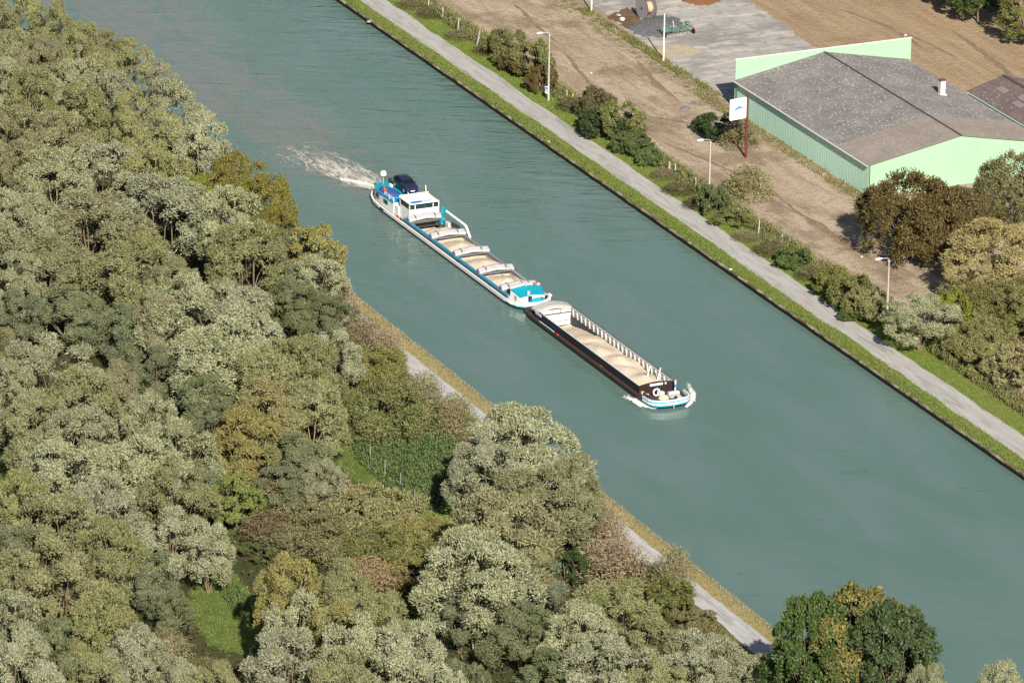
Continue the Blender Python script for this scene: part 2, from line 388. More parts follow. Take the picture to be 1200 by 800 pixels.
def path_mat(name, a, b, c):
    t = NT(name); v = t.pos()
    n1 = t.noise(t.mapping(v, (.15, .9, 1)), 1.0, 5, .6); n2 = t.noise(t.mapping(v, (.22, 1.3, 1)), 1.0, 6, .7); n3 = t.noise(v, 7, 4, .7)
    col = t.mix(t.step(n1, .3, .7), a, b); col = t.mix(t.math('MULTIPLY', t.step(n2, .48, .66), .6), col, c); col = t.mix(t.math('MULTIPLY', t.step(t.noise(t.mapping(v, (.07, .5, 1), loc=(3, 9, 0)), 1.0, 5, .7), .54, .62), .5), col, tuple(x*.72 for x in c))
    col = t.mix(t.math('MULTIPLY', t.step(n3, .58, .75), .3), col, tuple(x*.6 for x in a))
    t.pbr(col, .9, spec=.15, normal=t.bump(n3, .3, .04)); return t.mat
M['path'] = path_mat('pale worn towpath asphalt', (.335, .32, .30), (.40, .385, .365), (.25, .235, .215))
M['path_near'] = path_mat('pale gravel towpath', (.36, .355, .35), (.44, .43, .425), (.26, .255, .245))
def ribbon(name, u0, u1, va, vb, z, mat, jit, step=.8, seed=1):
    rg = random.Random(seed); m = MB(); n = int((u1-u0)/step); rows = []
    ja = jb = 0
    for i in range(n+1):
        u = u0+(u1-u0)*i/n
        ja = ja*.8+rg.uniform(-jit, jit)*.5; jb = jb*.8+rg.uniform(-jit, jit)*.5
        rows.append([(u, va+ja, z), (u, (va+vb)/2, z+.015), (u, vb+jb, z)])
    m.loft(rows, closed=False, caps=False); o = m.build(name, mat); tag(o, kind='structure'); return o
ribbon('far_towpath', -420, 330, 39.6, 43.2, .045, M['path'], .24)
ribbon('near_towpath', -420, 330, -16.5, -13.5, .01, M['path_near'], .22, seed=2)

def yard_mat():
    t = NT('worn yard asphalt'); v = t.pos()
    n1 = t.noise(v, .1, 5, .6); n2 = t.noise(v, .6, 5, .65); n3 = t.noise(v, 4, 4, .7)
    c = t.mix(t.step(n1, .40, .58), (.24, .228, .215), (.355, .33, .30))
    c = t.mix(t.math('MULTIPLY', t.step(t.noise(t.mapping(v, (.5, .12, 1), rot=(0, 0, .3)), 1, 5, .7), .46, .64), .8), c, (.48, .44, .39))
    c = t.mix(t.math('MULTIPLY', t.step(n2, .50, .66), .6), c, (.18, .17, .165))
    c = t.mix(t.math('MULTIPLY', t.step(n3, .58, .75), .35), c, (.16, .15, .14))
    t.pbr(c, .92, spec=.12, normal=t.bump(n3, .3, .05)); return t.mat
M['yard'] = yard_mat()
def blob(name, pts, z, mat, jit=.4, step=.7, seed=3):
    """flat sheet with a ragged outline"""
    rg = random.Random(seed); out = []
    for i, a in enumerate(pts):
        b = pts[(i+1) % len(pts)]; a2, b2 = Vector(a[:2]), Vector(b[:2]); k = max(1, int((b2-a2).length/step))
        for j in range(k):
            p = a2.lerp(b2, j/k); out.append((p.x+rg.uniform(-jit, jit), p.y+rg.uniform(-jit, jit), z))
    n = len(out); area = sum(out[i][0]*out[(i+1) % n][1]-out[(i+1) % n][0]*out[i][1] for i in range(n))
    m = MB(); m.add(out if area > 0 else out[::-1], [tuple(range(n))])
    o = m.build(name, mat); tag(o, kind='structure'); return o
blob('yard', [(-73.4, 69.0), (-82, 69.2), (-96, 68.6), (-112, 69.8), (-150, 72), (-150, 94), (-118, 92.5), (-96, 91.3), (-73.4, 95.5), (-56, 97.5), (-56, 94.9), (-72, 94.7)], .03, M['yard'])
def soil(name, a, b, sc=.8):
    t = NT(name); v = t.pos(); n = t.noise(v, sc, 5, .65); n2 = t.noise(v, sc*7, 4, .7)
    c = t.mix(t.step(n, .35, .65), a, b); c = t.mix(t.math('MULTIPLY', t.step(n2, .52, .72), .5), c, tuple(x*.65 for x in a))
    t.pbr(c, .95, spec=.08, normal=t.bump(n2, .8, .12)); return t.mat
M['sandpatch'] = soil('spilt pale sand', (.46, .385, .27), (.36, .31, .24))
M['gravel_dark'] = soil('dark grey gravel', (.125, .122, .13), (.165, .16, .168), 1.5)
M['brick_rubble'] = soil('red brown rubble', (.25, .105, .05), (.20, .10, .055), 1.5)
M['brown_soil'] = soil('damp brown soil', (.12, .075, .045), (.17, .115, .075), .8)
M['meadow'] = soil('meadow grass', (.075, .118, .026), (.125, .15, .045), .5)
M['nettle_soil'] = soil('dark nettle bed', (.035, .055, .018), (.05, .075, .025), .6)
P2 = lambda L_, z=0.0: [at(x, y, z) for x, y in L_]
blob('spilt_sand', P2([(770, 56), (790, 52), (815, 56), (822, 62), (800, 68), (782, 70), (770, 64)]), .038, M['sandpatch'], .35, .6)
blob('soil_patch', P2([(712, 20), (735, 8), (752, 18), (748, 30), (735, 34)]), .034, M['brown_soil'], .4, .6)
M['rut'] = soil('trodden dark soil', (.185, .135, .09), (.25, .19, .13), .7)
def track(name, pts, w_, z, mat, seed):
    rg = random.Random(seed); P_ = P2(pts); out = []; m = MB()
    for a, b in zip(P_[:-1], P_[1:]):
        k = max(2, int((b-a).length/1.1))
        for i in range(k): out.append(a.lerp(b, i/k))
    rows = []; j = 0
    for i, p in enumerate(out):
        t_ = (out[min(i+1, len(out)-1)]-out[max(i-1, 0)]).normalized(); n_ = Vector((-t_.y, t_.x, 0)); j = j*.7+rg.uniform(-.12, .12)
        h = w_*.5*rg.uniform(.35, 1.15)*min(1, i/4, (len(out)-1-i)/4); rows.append([tuple(p+n_*(j-h)+Vector((0, 0, z))), tuple(p+n_*(j+h)+Vector((0, 0, z)))])
    m.loft(rows, closed=False, caps=False); tag(m.build(name, mat), kind='structure')
for i, (pts, w_) in enumerate((([(660, 60), (690, 96), (726, 128), (770, 146), (800, 150)], .8), ([(745, 70), (770, 100), (800, 120)], 1.2), ([(770, 165), (830, 188), (900, 222), (960, 268), (1040, 315)], .8), ([(905, 235), (960, 262), (1010, 300)], .6),
        ([(600, 2), (640, 40), (668, 60)], .7), ([(1115, 36), (1150, 60), (1180, 84), (1196, 100)], 1.1), ([(1062, 38), (1100, 58), (1130, 72)], .7), ([(980, 10), (1040, 30), (1090, 62)], .8), ([(700, 130), (780, 140), (840, 150)], 1.2))):
    track('worn_track', pts, w_, .024+.002*i, M['rut'], 60+i)
# low mounds in the yard: real heaps with thickness
def mound(name, pts, h, mat, seed, label, cat):
    rg = random.Random(seed); c = sum((Vector(p) for p in pts), Vector())/len(pts); m = MB(); rings = []
    for k in range(7):
        f = 1-k/7; hh = h*(1-f**1.6)
        ring = []
        for i in range(len(pts)):
            a, b = Vector(pts[i]), Vector(pts[(i+1) % len(pts)])
            for j in range(5):
                p = c+(a.lerp(b, j/5)-c)*f*(1+rg.uniform(-.05, .05)); ring.append((p.x, p.y, max(.0, hh+rg.uniform(-.07, .07)*(k > 0))))
        rings.append(ring)
    m.loft(rings, 0, True); o = m.build(name, mat); tag(o, label, cat); return o
mound('gravel_heap', P2([(733, 33), (745, 25), (758, 20), (778, 17), (797, 22), (803, 30), (790, 38), (775, 46), (757, 44), (742, 41)]), .45, M['gravel_dark'], 4, 'dark grey gravel heap beside the cable reel in the yard', 'gravel heap')
mound('rubble_heap', P2([(793, -3), (800, 3), (815, 7), (832, 7), (845, 2), (848, -6), (830, -14), (805, -13)]), .5, M['brick_rubble'], 5, 'flat red brown rubble heap at the far end of the yard', 'rubble heap')
for pts in ([(226, 672), (262, 658), (292, 690), (312, 748), (286, 768), (245, 756), (222, 722)],
            [(388, 510), (402, 498), (420, 540), (448, 562), (462, 590), (505, 625), (520, 660), (498, 655), (470, 610), (432, 575), (398, 552)],
            [(0, 515), (40, 520), (45, 560), (0, 560)], [(690, 690), (735, 680), (745, 705), (730, 725), (695, 720)], [(255, 618), (285, 615), (300, 640), (262, 645)], [(-10, 440), (12, 445), (10, 480), (-10, 480)]):
    blob('meadow', P2(pts), .012, M['meadow'], .5, .7, seed=len(pts))
blob('nettle_bed', P2([(400, 500), (440, 470), (520, 470), (572, 500), (580, 545), (560, 600), (520, 640), (500, 612), (455, 575), (415, 540)]), .008, M['nettle_soil'], .5, .7)

# weed drifting on the water
t = NT('floating weed'); t.pbr((.085, .14, .112), .35, spec=.5); M['weed'] = t.mat
rg = random.Random(31); m = MB()
for px, py, sz in ((988, 527, 1.1), (996, 553, 2.2), (1010, 551, 1.6), (1022, 556, .9), (1060, 545, .7), (963, 608, 1.0), (875, 696, 1.4), (866, 672, .7), (1136, 573, 1.6), (1152, 575, 1.2), (903, 568, .6), (520, 160, 1.0), (700, 186, 1.1), (560, 128, .8), (1120, 600, .5), (930, 640, .5)):
    for k in range(3):
        c_ = at(px+rg.uniform(-6, 6), py+rg.uniform(-1.5, 1.5), ZW0 := -.6); n_ = 11; s2_ = sz*rg.uniform(.25, .5); a0 = R(65)
        ring = []
        for j in range(n_):
            a_ = 2*math.pi*j/n_; r_ = s2_*rg.uniform(.55, 1.15); x_, y_ = r_*math.cos(a_)*1.5, r_*math.sin(a_)*.45
            ring.append((c_.x+x_*math.cos(a0)-y_*math.sin(a0), c_.y+x_*math.sin(a0)+y_*math.cos(a0), -.595+.004*k))
        m.add(ring, [tuple(range(n_))])
tag(m.build('floating_weed', M['weed']), kind='stuff')

# canal edge on the far bank: sheet piling under a ragged concrete cap
def quay_mat():
    t = NT('old concrete quay'); v = t.pos(); x, y, z = t.sep(v)
    n = t.noise(v, .35, 5, .6); n2 = t.noise(v, 3, 5, .7)
    c = t.mix(t.step(n, .42, .62), (.10, .085, .06), (.36, .31, .24)); c = t.mix(t.math('MULTIPLY', t.step(n2, .45, .7), .6), c, (.09, .09, .045))
    c = t.mix(t.step(z, -.22, -.02), (.022, .020, .016), c)
    t.pbr(c, .9, spec=.1, normal=t.bump(n2, .6, .06)); return t.mat
M['quay'] = quay_mat()
q = MB(); rg = random.Random(8); rows = []
u = -420; j1 = j2 = j3 = 0
while u < 330:
    j1 = j1*.7+rg.uniform(-.05, .05); j2 = j2*.7+rg.uniform(-.09, .09); j3 = j3*.7+rg.uniform(-.025, .025)
    rows.append([(u, 37.02+j1*.4, -3), (u, 37.0+j1*.5, -.12), (u, 36.95+j1, -.10), (u, 36.95+j1, .05+j3), (u, 37.20+j2, .065+j3), (u, 37.24+j2, -.3)]); u += .55
q.loft(rows, closed=False, caps=False)
tag(q.build('quay_wall', M['quay']), 'low ragged concrete and sheet pile edge along the far bank', 'quay wall')

# ------------------------------------------------------------------ shed, second shed
def clad_mat(name, col, dirty):
    t = NT(name); v = t.pos(); n = t.noise(t.mapping(v, (.9, .9, .18)), 1, 5, .6); n2 = t.noise(v, 4, 3)
    c = t.mix(t.math('MULTIPLY', t.step(n, .42, .72), .35), col, dirty); c = t.mix(t.math('MULTIPLY', t.step(n2, .6, .8), .12), c, (.3, .3, .2))
    t.pbr(c, .55, spec=.3); return t.mat
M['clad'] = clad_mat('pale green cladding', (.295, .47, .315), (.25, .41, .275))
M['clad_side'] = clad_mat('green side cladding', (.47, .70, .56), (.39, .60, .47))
M['clad_dark'] = clad_mat('dark green cladding', (.05, .11, .08), (.04, .08, .06))
M['trim'] = paint('white eave trim', (.68, .70, .64), .5, .1)
def roof_mat(name, a, b, spot, spots, pat):
    t = NT(name); v = t.pos()
    n = t.noise(v, .25, 5, .6); n2 = t.noise(v, 2.2, 5, .7); x, y, z = t.sep(v)
    c = t.mix(t.step(n, .35, .65), a, b)
    lich = t.n('ShaderNodeTexVoronoi'); t.put(lich.inputs['Vector'], v); lich.inputs['Scale'].default_value = 1.9; lich.inputs['Randomness'].default_value = 1
    sp = t.math('MULTIPLY', t.math('SUBTRACT', 1.0, t.step(lich.outputs['Distance'], .12, .36)), t.step(t.noise(v, 1.1, 4, .7), .47-spots*.16, .62-spots*.14))
    c = t.mix(t.math('MULTIPLY', sp, .5), c, spot)
    c = t.mix(t.math('MULTIPLY', t.step(n2, .5, .68), .55), c, tuple(q_*.55 for q_ in a))
    c = t.mix(t.math('MULTIPLY', t.step(t.noise(t.mapping(v, (1.6, .25, 1)), 1, 4, .6), .5, .7), .35), c, pat)
    row = t.math('FRACT', t.math('MULTIPLY', y, .62))       # overlapping sheet rows
    c = t.mix(t.math('MULTIPLY', t.step(row, .93, .99), .5), c, tuple(q_*.5 for q_ in a))
    t.pbr(c, .95, spec=.1, normal=t.bump(n2, .5, .06)); return t.mat
M['roof'] = roof_mat('lichened fibre cement roof', (.135, .128, .125), (.18, .17, .165), (.50, .49, .46), 1.0, (.22, .21, .20))
M['roof_new'] = roof_mat('newer brownish roof sheets', (.185, .16, .14), (.215, .19, .17), (.38, .35, .31), .25, (.24, .21, .19))
M['roof_brown'] = roof_mat('brown fibre cement roof', (.105, .08, .078), (.13, .10, .095), (.40, .37, .34), .3, (.15, .12, .115))
M['ridge'] = paint('dark ridge cap', (.07, .065, .06), .9, .3)

V0, V1, VR, ZE, ZR, U0, U1, UP = 67.45, 94.6, 81.1, 4.5, 7.0, -73.2, -33.2, -42.0
shed = empty('shed', (0, 0, 0)); tag(shed, 'long pale green shed with grey lichened gabled roof and tall end parapet', 'shed')
def corr(m, a, b, z0, z1, nrm, pitch=.5, d=.010):
    """ribbed sheet wall from a to b (plan), trapezoid ribs standing out along nrm"""
    a, b, nrm = Vector(a), Vector(b), Vector(nrm); n = int((b-a).length/pitch); pts = []
    for i in range(n):
        for f, o in ((0, 0), (.45, 0), (.55, d), (.9, d)):
            pts.append(a.lerp(b, (i+f)/n)+nrm*o)
    pts.append(b)
    m.loft([[(p.x, p.y, z0) for p in pts], [(p.x, p.y, z1(p) if callable(z1) else z1) for p in pts]], closed=False, caps=False)
zroof = lambda v: ZE+(ZR-ZE)*(v-V0)/(VR-V0) if v < VR else ZR-(ZR-4.35)*(v-VR)/(V1-VR)
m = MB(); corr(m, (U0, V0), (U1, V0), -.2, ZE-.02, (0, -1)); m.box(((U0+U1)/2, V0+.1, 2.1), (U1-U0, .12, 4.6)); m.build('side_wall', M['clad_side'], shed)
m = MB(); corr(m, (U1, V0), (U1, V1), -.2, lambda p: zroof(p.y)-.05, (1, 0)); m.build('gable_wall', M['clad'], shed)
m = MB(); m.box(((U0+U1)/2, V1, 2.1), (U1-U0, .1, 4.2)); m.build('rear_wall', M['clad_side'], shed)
m = MB(); m.box((U0-.12, (67.35+94.9)/2, 3.65), (.14, 94.9-67.35, 7.7)); corr(m, (U0-.04, 67.35), (U0-.04, 94.9), 4.2, 7.5, (1, 0)); pa = m.build('parapet_wall', M['clad'], shed)
m = MB(); m.box((U0-.1, (67.35+94.9)/2, 7.53), (.26, 27.75, .07)); m.build('coping', M['trim'], pa)
def slab(m, ua, ub, va, vb, th=.07, lift=0.0, n=None):
    """corrugated roof slope: waves run down the slope"""
    k = n or int(abs(ub-ua)/.36); top = []
    for j, v in enumerate((va, vb)):
        z = zroof(v) if V0 <= v <= V1 else (zroof(V0)-(V0-v)*.18 if v < V0 else zroof(V1)-(v-V1)*.19)
        row = []
        for i in range(k*4+1):
            u = ua+(ub-ua)*i/(k*4); row.append((u, v, z+lift+.03*math.cos(2*math.pi*i/4)))
        top.append(row)
    m.loft(top, closed=False, caps=False)
    lo = [[(x, y, z-th) for x, y, z in r] for r in top]
    m.loft([lo[1], lo[0]], closed=False, caps=False); m.loft([top[0], lo[0]][::-1], closed=False, caps=False); m.loft([top[1], lo[1]], closed=False, caps=False)
    for e in (0, -1): m.add([top[0][e], top[1][e], lo[1][e], lo[0][e]], [(0, 1, 2, 3)])
m = MB(); slab(m, U0+.06, UP, V0-.35, VR-.02, lift=.06); slab(m, U0+.06, UP, VR+.02, V1-.05, lift=.06); rf = m.build('roof', M['roof'], shed)
m = MB(); slab(m, UP, U1+.3, V0-.35, VR-.02, lift=.075); slab(m, UP, U1+.3, VR+.02, V1-.05, lift=.075); m.build('newer_roof_bay', M['roof_new'], shed)
m = MB(); m.bar((U0+.1, VR, ZR+.1), (U1+.32, VR, ZR+.1), .3, .1); m.build('ridge_cap', M['ridge'], shed)
m = MB(); m.box(((U0+U1)/2+.1, V0-.4, ZE-.1), (U1-U0+.2, .16, .14)); m.build('gutter', M['trim'], shed)
m = MB(); m.tube([(U0+.6, V0-.42, ZE-.2), (U0+.6, V0-.16, ZE-.6), (U0+.6, V0-.12, 0)], .06, 6); m.build('downpipe', M['clad_dark'], shed)
zc = zroof(89.8)
m = MB(); m.box((-54.6, 89.8, zc+.95), (.75, .75, 2.3)); ch = m.build('chimney', M['chimney'], shed, .03)
m = MB(); m.box((-54.6, 89.8, zc+2.14), (.9, .9, .1)); m.tube([(-54.6, 89.8, zc+2.1), (-54.6, 89.8, zc+2.32)], .16, 8); m.build('chimney_pot', M['rust'], ch)
m = MB(); m.box((-54.6, 89.8, zc+.06), (1.1, 1.1, .16)); m.build('flashing', M['trim'], ch)
m = MB(); m.tube([(U0-.1, 93.9, 7.5), (U0-.1, 93.9, 8.0)], .05, 6); m.box((U0-.05, 93.9, 8.05), (.3, .4, .2)); m.build('floodlight', M['steel'], shed)

s2 = empty('shed', (0, 0, 0)); tag(s2, 'brown roofed shed with dark green wall at the right edge behind the green shed', 'shed')
B0, B1, BR, BU0, BU1, BZE, BZR = 95.05, 106.0, 100.5, -56.4, -20, 4.65, 6.15
m = MB(); m.box(((BU0+BU1)/2, B0+.05, BZE/2-.1), (BU1-BU0, .1, BZE)); m.build('side_wall', M['clad_dark'], s2)
m = MB()
for u_ in (BU0, BU1): m.prism([(0, 0), (0, 0)], 0, 0) if False else m.add([(u_, B0, 0), (u_, B1, 0), (u_, B1, BZE), (u_, BR, BZR), (u_, B0, BZE)], [(0, 1, 2, 3, 4)])
m.add([(BU0, B1, 0), (BU1, B1, 0), (BU1, B1, BZE), (BU0, B1, BZE)], [(0, 1, 2, 3)]); m.build('gable_wall', M['clad_dark'], s2)
m = MB()
for va, za, vb, zb in ((B0-.3, BZE+.02, BR, BZR+.1), (BR, BZR+.1, B1+.3, BZE+.02)):
    k = int((BU1-BU0)/.36)*4; top = []
    for v, z in ((va, za), (vb, zb)): top.append([(BU0-.2+(BU1-BU0+.4)*i/k, v, z+.03*math.cos(math.pi*i/2)) for i in range(k+1)])
    m.loft(top, closed=False, caps=False); m.loft([[(x, y, z-.08) for x, y, z in r] for r in top][::-1], closed=False, caps=False)
    m.add([top[0][0], top[1][0], (top[1][0][0], vb, zb-.08), (top[0][0][0], va, za-.08)], [(0, 1, 2, 3)])
m.build('roof', M['roof_brown'], s2)
m = MB(); m.bar((BU0-.25, BR, BZR+.16), (BU1, BR, BZR+.16), .45, .09); m.build('ridge_cap', M['ridge'], s2)
M['rooflight'] = paint('dusty rooflight sheet', (.22, .20, .19), .5, .2)
for u_, v_ in ((-52.5, 98.2), (-47.5, 98.8), (-46.5, 97.4), (-42, 98.4)):   # sheets laid on the slope
    m = MB(); m.bar((u_-1.1, v_, 0), (u_+1.1, v_, 0), 1.0, .04)
    m.v = [(x, y, BZE+.12+(BZR-BZE)*(y-B0)/(BR-B0)+(.05 if z > 0 else 0)) for x, y, z in m.v]
    m.build('skylight', M['rooflight'], s2)
m = MB(); m.box(((BU0+BU1)/2, B0-.32, BZE-.1), (BU1-BU0, .14, .13)); m.build('gutter', M['clad_side'], s2)

# ------------------------------------------------------------------ the two barges
ZW = -.6
YAW = .008
def ship_root(name, x):  # x along the canal; the convoy's axis leaves the canal's by half a degree
    return empty(name, (x, 8.05+(x+60)*YAW, ZW), YAW)
def outline(prof, n=1):
    """prof: list of (x, half breadth) from stern to bow -> closed plan outline"""
    return [(x, -b) for x, b in prof]+[(x, b) for x, b in reversed(prof)]
def hull_rings(prof, levels):
    """levels: (z0 at ends, z amidships, scale of breadth)"""
    rings = []
    xm = (prof[0][0]+prof[-1][0])/2; hl = (prof[-1][0]-prof[0][0])/2
    for ze, zm, sc, dx in levels:
        ring = []
        for x, b in outline(prof):
            f = max(0, (abs(x-xm)/hl-.72)/.28)**2
            ring.append((xm+(x-xm)*(1-dx/hl), b*sc, zm+(ze-zm)*f))
        rings.append(ring)
    return rings

# --- motor barge: white and turquoise, local x forward, origin at its middle on the waterline
mbx = -35.0
mb = ship_root('motor_barge', mbx)
tag(mb, 'white and turquoise motor barge with wheelhouse aft and a sand filled hold', 'barge')
X = lambda u_: u_-mbx
prof = [(X(-60), .05), (X(-59.85), .9), (X(-59.3), 1.6), (X(-58.3), 2.2), (X(-56.8), 2.6), (X(-54.5), 2.78), (X(-50), 2.8), (X(-15), 2.8), (X(-13.3), 2.65), (X(-12.1), 2.3), (X(-11.35), 1.6), (X(-11.0), .75), (X(-10.95), .05)]
m = MB(); m.loft(hull_rings(prof, [(-1.5, -1.5, .93, .6), (-.4, -.4, .985, .15), (.36, .27, 1, 0)]), 0, False, caps=False); m.build('hull', M['hull_black'], mb)
m = MB(); m.loft(hull_rings(prof, [(.36, .27, 1.0, 0), (.54, .30, 1.004, 0)]), 0, caps=False); m.build('teal_stripe', M['teal'], mb)
m = MB(); m.loft(hull_rings(prof, [(.54, .30, 1.0, 0), (.95, .60, 1.0, 0)]), 0, caps=False)
m.loft(hull_rings(prof, [(.95, .60, 1.0, 0), (.95, .60, .95, .12), (.6, .5, .95, .12)]), 0, caps=False); m.build('bulwark', M['white'], mb)
m = MB(); m.loft(hull_rings(prof, [(.99, .64, 1.012, -.02), (1.03, .68, 1.012, -.02), (1.03, .68, .945, .12), (.99, .64, .945, .12)]), 0, caps=False); m.build('bulwark_rail', M['white'], mb)
HX0, HX1 = X(-47.2), X(-14.6)
m = MB()
for s in (-1, 1): m.box(((HX0+HX1)/2, s*2.46, .5), (HX1-HX0, .32, .06))
m.prism([(x, b*.95) for x, b in outline(prof) if x >= HX1-.1] + [(HX1, 2.66), (HX1, -2.66)], .44, .56)
aft = [(x, b*.95) for x, b in outline(prof) if x <= X(-49)]
n_ = len(aft)//2; m.prism([(HX0, -2.66)]+aft[:n_][::-1]+aft[n_:][::-1]+[(HX0, 2.66)], .44, .57)
m.build('deck', M['deck_grey'], mb)
m = MB()
for s in (-1, 1): m.box(((HX0+HX1)/2, s*2.70, .56), (HX1-HX0+3, .18, .10))
m.build('gangway', M['white'], mb)
m = MB()
for s in (-1, 1): m.box(((HX0+HX1)/2, s*2.26, .3), (HX1-HX0, .08, 1.3))
m.box((HX1, 0, .2), (.1, 4.5, 1.5)); m.box(((HX0+HX1)/2, 0, -.85), (HX1-HX0, 4.5, .08)); m.build('coaming', M['deck_grey'], mb)
m = MB(); m.box((HX0, 0, .2), (.1, 4.5, 1.5)); m.box((HX0+.07, 0, .1), (.04, 4.4, 1.3)); m.build('after_bulkhead', M['dark_metal'], mb)  # after end of hold blackened: wheelhouse and hatch shadow put into its colour
m = MB()
m.box(((HX0+HX1)/2, -2.28, 1.0), (HX1-HX0, .36, .2)); m.build('coaming_rail', M['blue_rail'], mb)
m = MB(); m.box(((HX0+HX1)/2, 2.26, 1.0), (HX1-HX0, .28, .17)); m.build('coaming_rail', M['hatch_dark'], mb)
m = MB()   # hand rail stanchions inside the starboard coaming, and dark inner trunking
m.bar((HX0+12, 2.42, .9), (HX1, 2.42, .9), .12, .35); m.build('side_pipe', M['hatch_dark'], mb)
# rolled hatch covers: a flat upper roll and a deeper lower one, both bent up in the middle
def hatch_mesh():
    m = MB()
    for r0, r1, zc_, xc, mi in ((.34, .30, .62, -.18, 2), (.30, .34, .28, .22, 0)):
        rings = []
        for y in (-2.42, -1.2, -.05, .05, 1.2, 2.42):
            rise = .36*(1-abs(y)/2.42)
            rings.append([(xc+r0*math.cos(a), y, zc_+rise+r1*math.sin(a)) for a in [2*math.pi*j/12+.26 for j in range(12)]])
        m.loft(rings, mi, True)
    for y in (-1.5, 1.3):
        rise = .36*(1-abs(y)/2.42)
        m.box((-.0, y, .60+rise), (1.12, .09, .75), mi=1)
    m.box((.0, 0, -.02), (1.0, 4.6, .06), mi=1)
    for s in (-1, 1): m.box((0, s*2.43, .42), (.62, .05, .6), mi=1)
    return m
hm = hatch_mesh().mesh('hatch_cover'); hm.materials.append(M['hatch']); hm.materials.append(M['hatch_dark']); hm.materials.append(M['hatch_grey'])
for u_ in (-45.6, -38.4, -31.0, -23.5, -16.6):
    o = bpy.data.objects.new('hatch_cover', hm); C.objects.link(o); o.parent = mb; o.location = (X(u_), 0, 1.06); o.scale = (1, 1, .74)
# aft cabin with the roof deck that carries the car and the dinghy
cab = [(X(-58.9), .9), (X(-58.2), 1.7), (X(-56.8), 2.15), (X(-54.5), 2.32), (X(-50.6), 2.32)]
m = MB(); m.prism(outline(cab), .5, 2.05); m.box((X(-49.9), -1.7, 1.2), (1.5, 1.1, 1.5)); cabo = m.build('cabin', M['white'], mb, .04)
m = MB(); m.prism([(x*1.0, y*1.03) for x, y in outline(cab)], 2.053, 2.17); m.build('cabin_roof', M['teal'], mb)
m = MB(); m.box((X(-53.2), -2.335, 1.45), (1.6, .03, .62)); wi = m.build('window', M['curtain'], mb); m = MB(); m.box((X(-53.0), -2.355, 1.5), (1.1, .02, .5)); m.build('pane', M['glass'], wi)
m = MB(); m.bar((X(-56.6), -2.20, 1.4), (X(-55.5), -2.30, 1.4), .06, .6); m.build('window', M['glass'], mb)
m = MB(); m.box((X(-49.13), -1.72, 1.4), (.03, .7, .95)); m.build('door', M['curtain'], mb)
m = MB(); m.box((X(-53.3), -2.84, .52), (1.2, .03, .14)); m.build('scupper', M['hull_black'], mb)
# wheelhouse
WX0, WX1 = X(-49.2), X(-46.1)
m = MB(); m.box(((WX0+WX1)/2, .1, 1.45), (WX1-WX0, 4.3, 2.0))
for x_ in (WX0+.06, WX1-.06):
    for y_ in (-2.0, 2.2): m.box((x_, y_, 2.85), (.1, .1, .9))
m.box((WX1-.05, -1.2, 2.85), (.09, .09, .9)); m.box((WX1-.05, 1.4, 2.85), (.09, .09, .9))
wh = m.build('wheelhouse', M['white'], mb)
m = MB(); m.box((WX1-.09, .1, 2.83), (.03, 4.1, .78)); m.box((WX0+.09, .1, 2.83), (.03, 4.1, .78))
for y_ in (-2.0, 2.2): m.box(((WX0+WX1)/2, y_, 2.83), (WX1-WX0-.2, .03, .78))
m.build('window', M['glass'], wh)
m = MB(); m.box(((WX0+WX1)/2+.12, -.05, 3.34), (WX1-WX0+.5, 4.2, .14)); m.build('wheelhouse_roof', M['white'], mb, .05)
m = MB(); m.box((WX1-.35, .4, 2.55), (.4, 3.2, .25)); m.build('console', M['curtain'], wh)
m = MB()   # painted name along the front edge of the roof, too small to read
rg = random.Random(5); y_ = -1.75
for i, (w_, mi) in enumerate([(.38, 0), (.30, 0), (.34, 0), (.30, 0), (.16, 0), (.0, 0), (.17, 1), (.15, 1), (.2, 1), (.16, 1), (.2, 1), (.16, 1)]):
    if w_: m.box((WX1-.12+(.0 if mi == 0 else -.04), y_+w_/2, 3.413+.003), (.80 if mi == 0 else .5, w_, .012), mi=mi)
    y_ += w_+(.015 if mi == 0 else .07)
m.build('roof_lettering', [M['roofblue'], M['roofpale']], mb)
# rails, boards, masts on the after deck
def rail(m, pts, h, post=1.0, r=.035):
    for a, b in zip(pts[:-1], pts[1:]):
        a, b = Vector(a), Vector(b); k = max(1, int((b-a).length/post))
        for i in range(k+1):
            p = a.lerp(b, i/k); m.tube([p, p+Vector((0, 0, h))], r, 5)
        for hh in (h, h*.5): m.tube([a+Vector((0, 0, hh)), b+Vector((0, 0, hh))], r, 5)
m = MB(); rail(m, [(X(-49.6), -1.9, 2.17+.6), (X(-49.6), 2.25, 2.77)], .62, 1.1, .05); rail(m, [(X(-53.6), -2.25, 2.17), (X(-50.7), -2.25, 2.17)], .55, 1.2, .05)
m.tube([(X(-50.6), -.35, 2.2), (X(-53.6), -.35, 2.2)], .05, 5); m.tube([(X(-50.0), 2.2, 2.2), (X(-50.6), 2.3, 4.0)], .06, 5); m.tube([(X(-49.8), .0, 2.2), (X(-51.2), .0, 3.1)], .05, 5)
m.build('railing', M['white'], mb)
m = MB(); m.box((X(-49.66), .55, 3.1), (.05, .8, .3)); m.build('yellow_board', M['yellow'], mb)
m = MB(); m.box((X(-50.4), 2.05, 3.1), (.3, .04, .5)); m.build('flag', M['red'], mb)
m = MB(); m.tube([(X(-54.2)+.0+.38*math.cos(a), -2.1, 2.75+.38*math.sin(a)) for a in [2*math.pi*j/16 for j in range(16)]], .09, 6, closed=True); m.build('lifebuoy', M['orange'], mb)
m = MB(); m.tube([(X(-58.3), -.4, 2.17), (X(-58.3), -.4, 3.4)], .05, 6); mast = m.build('mast', M['steel'], mb)
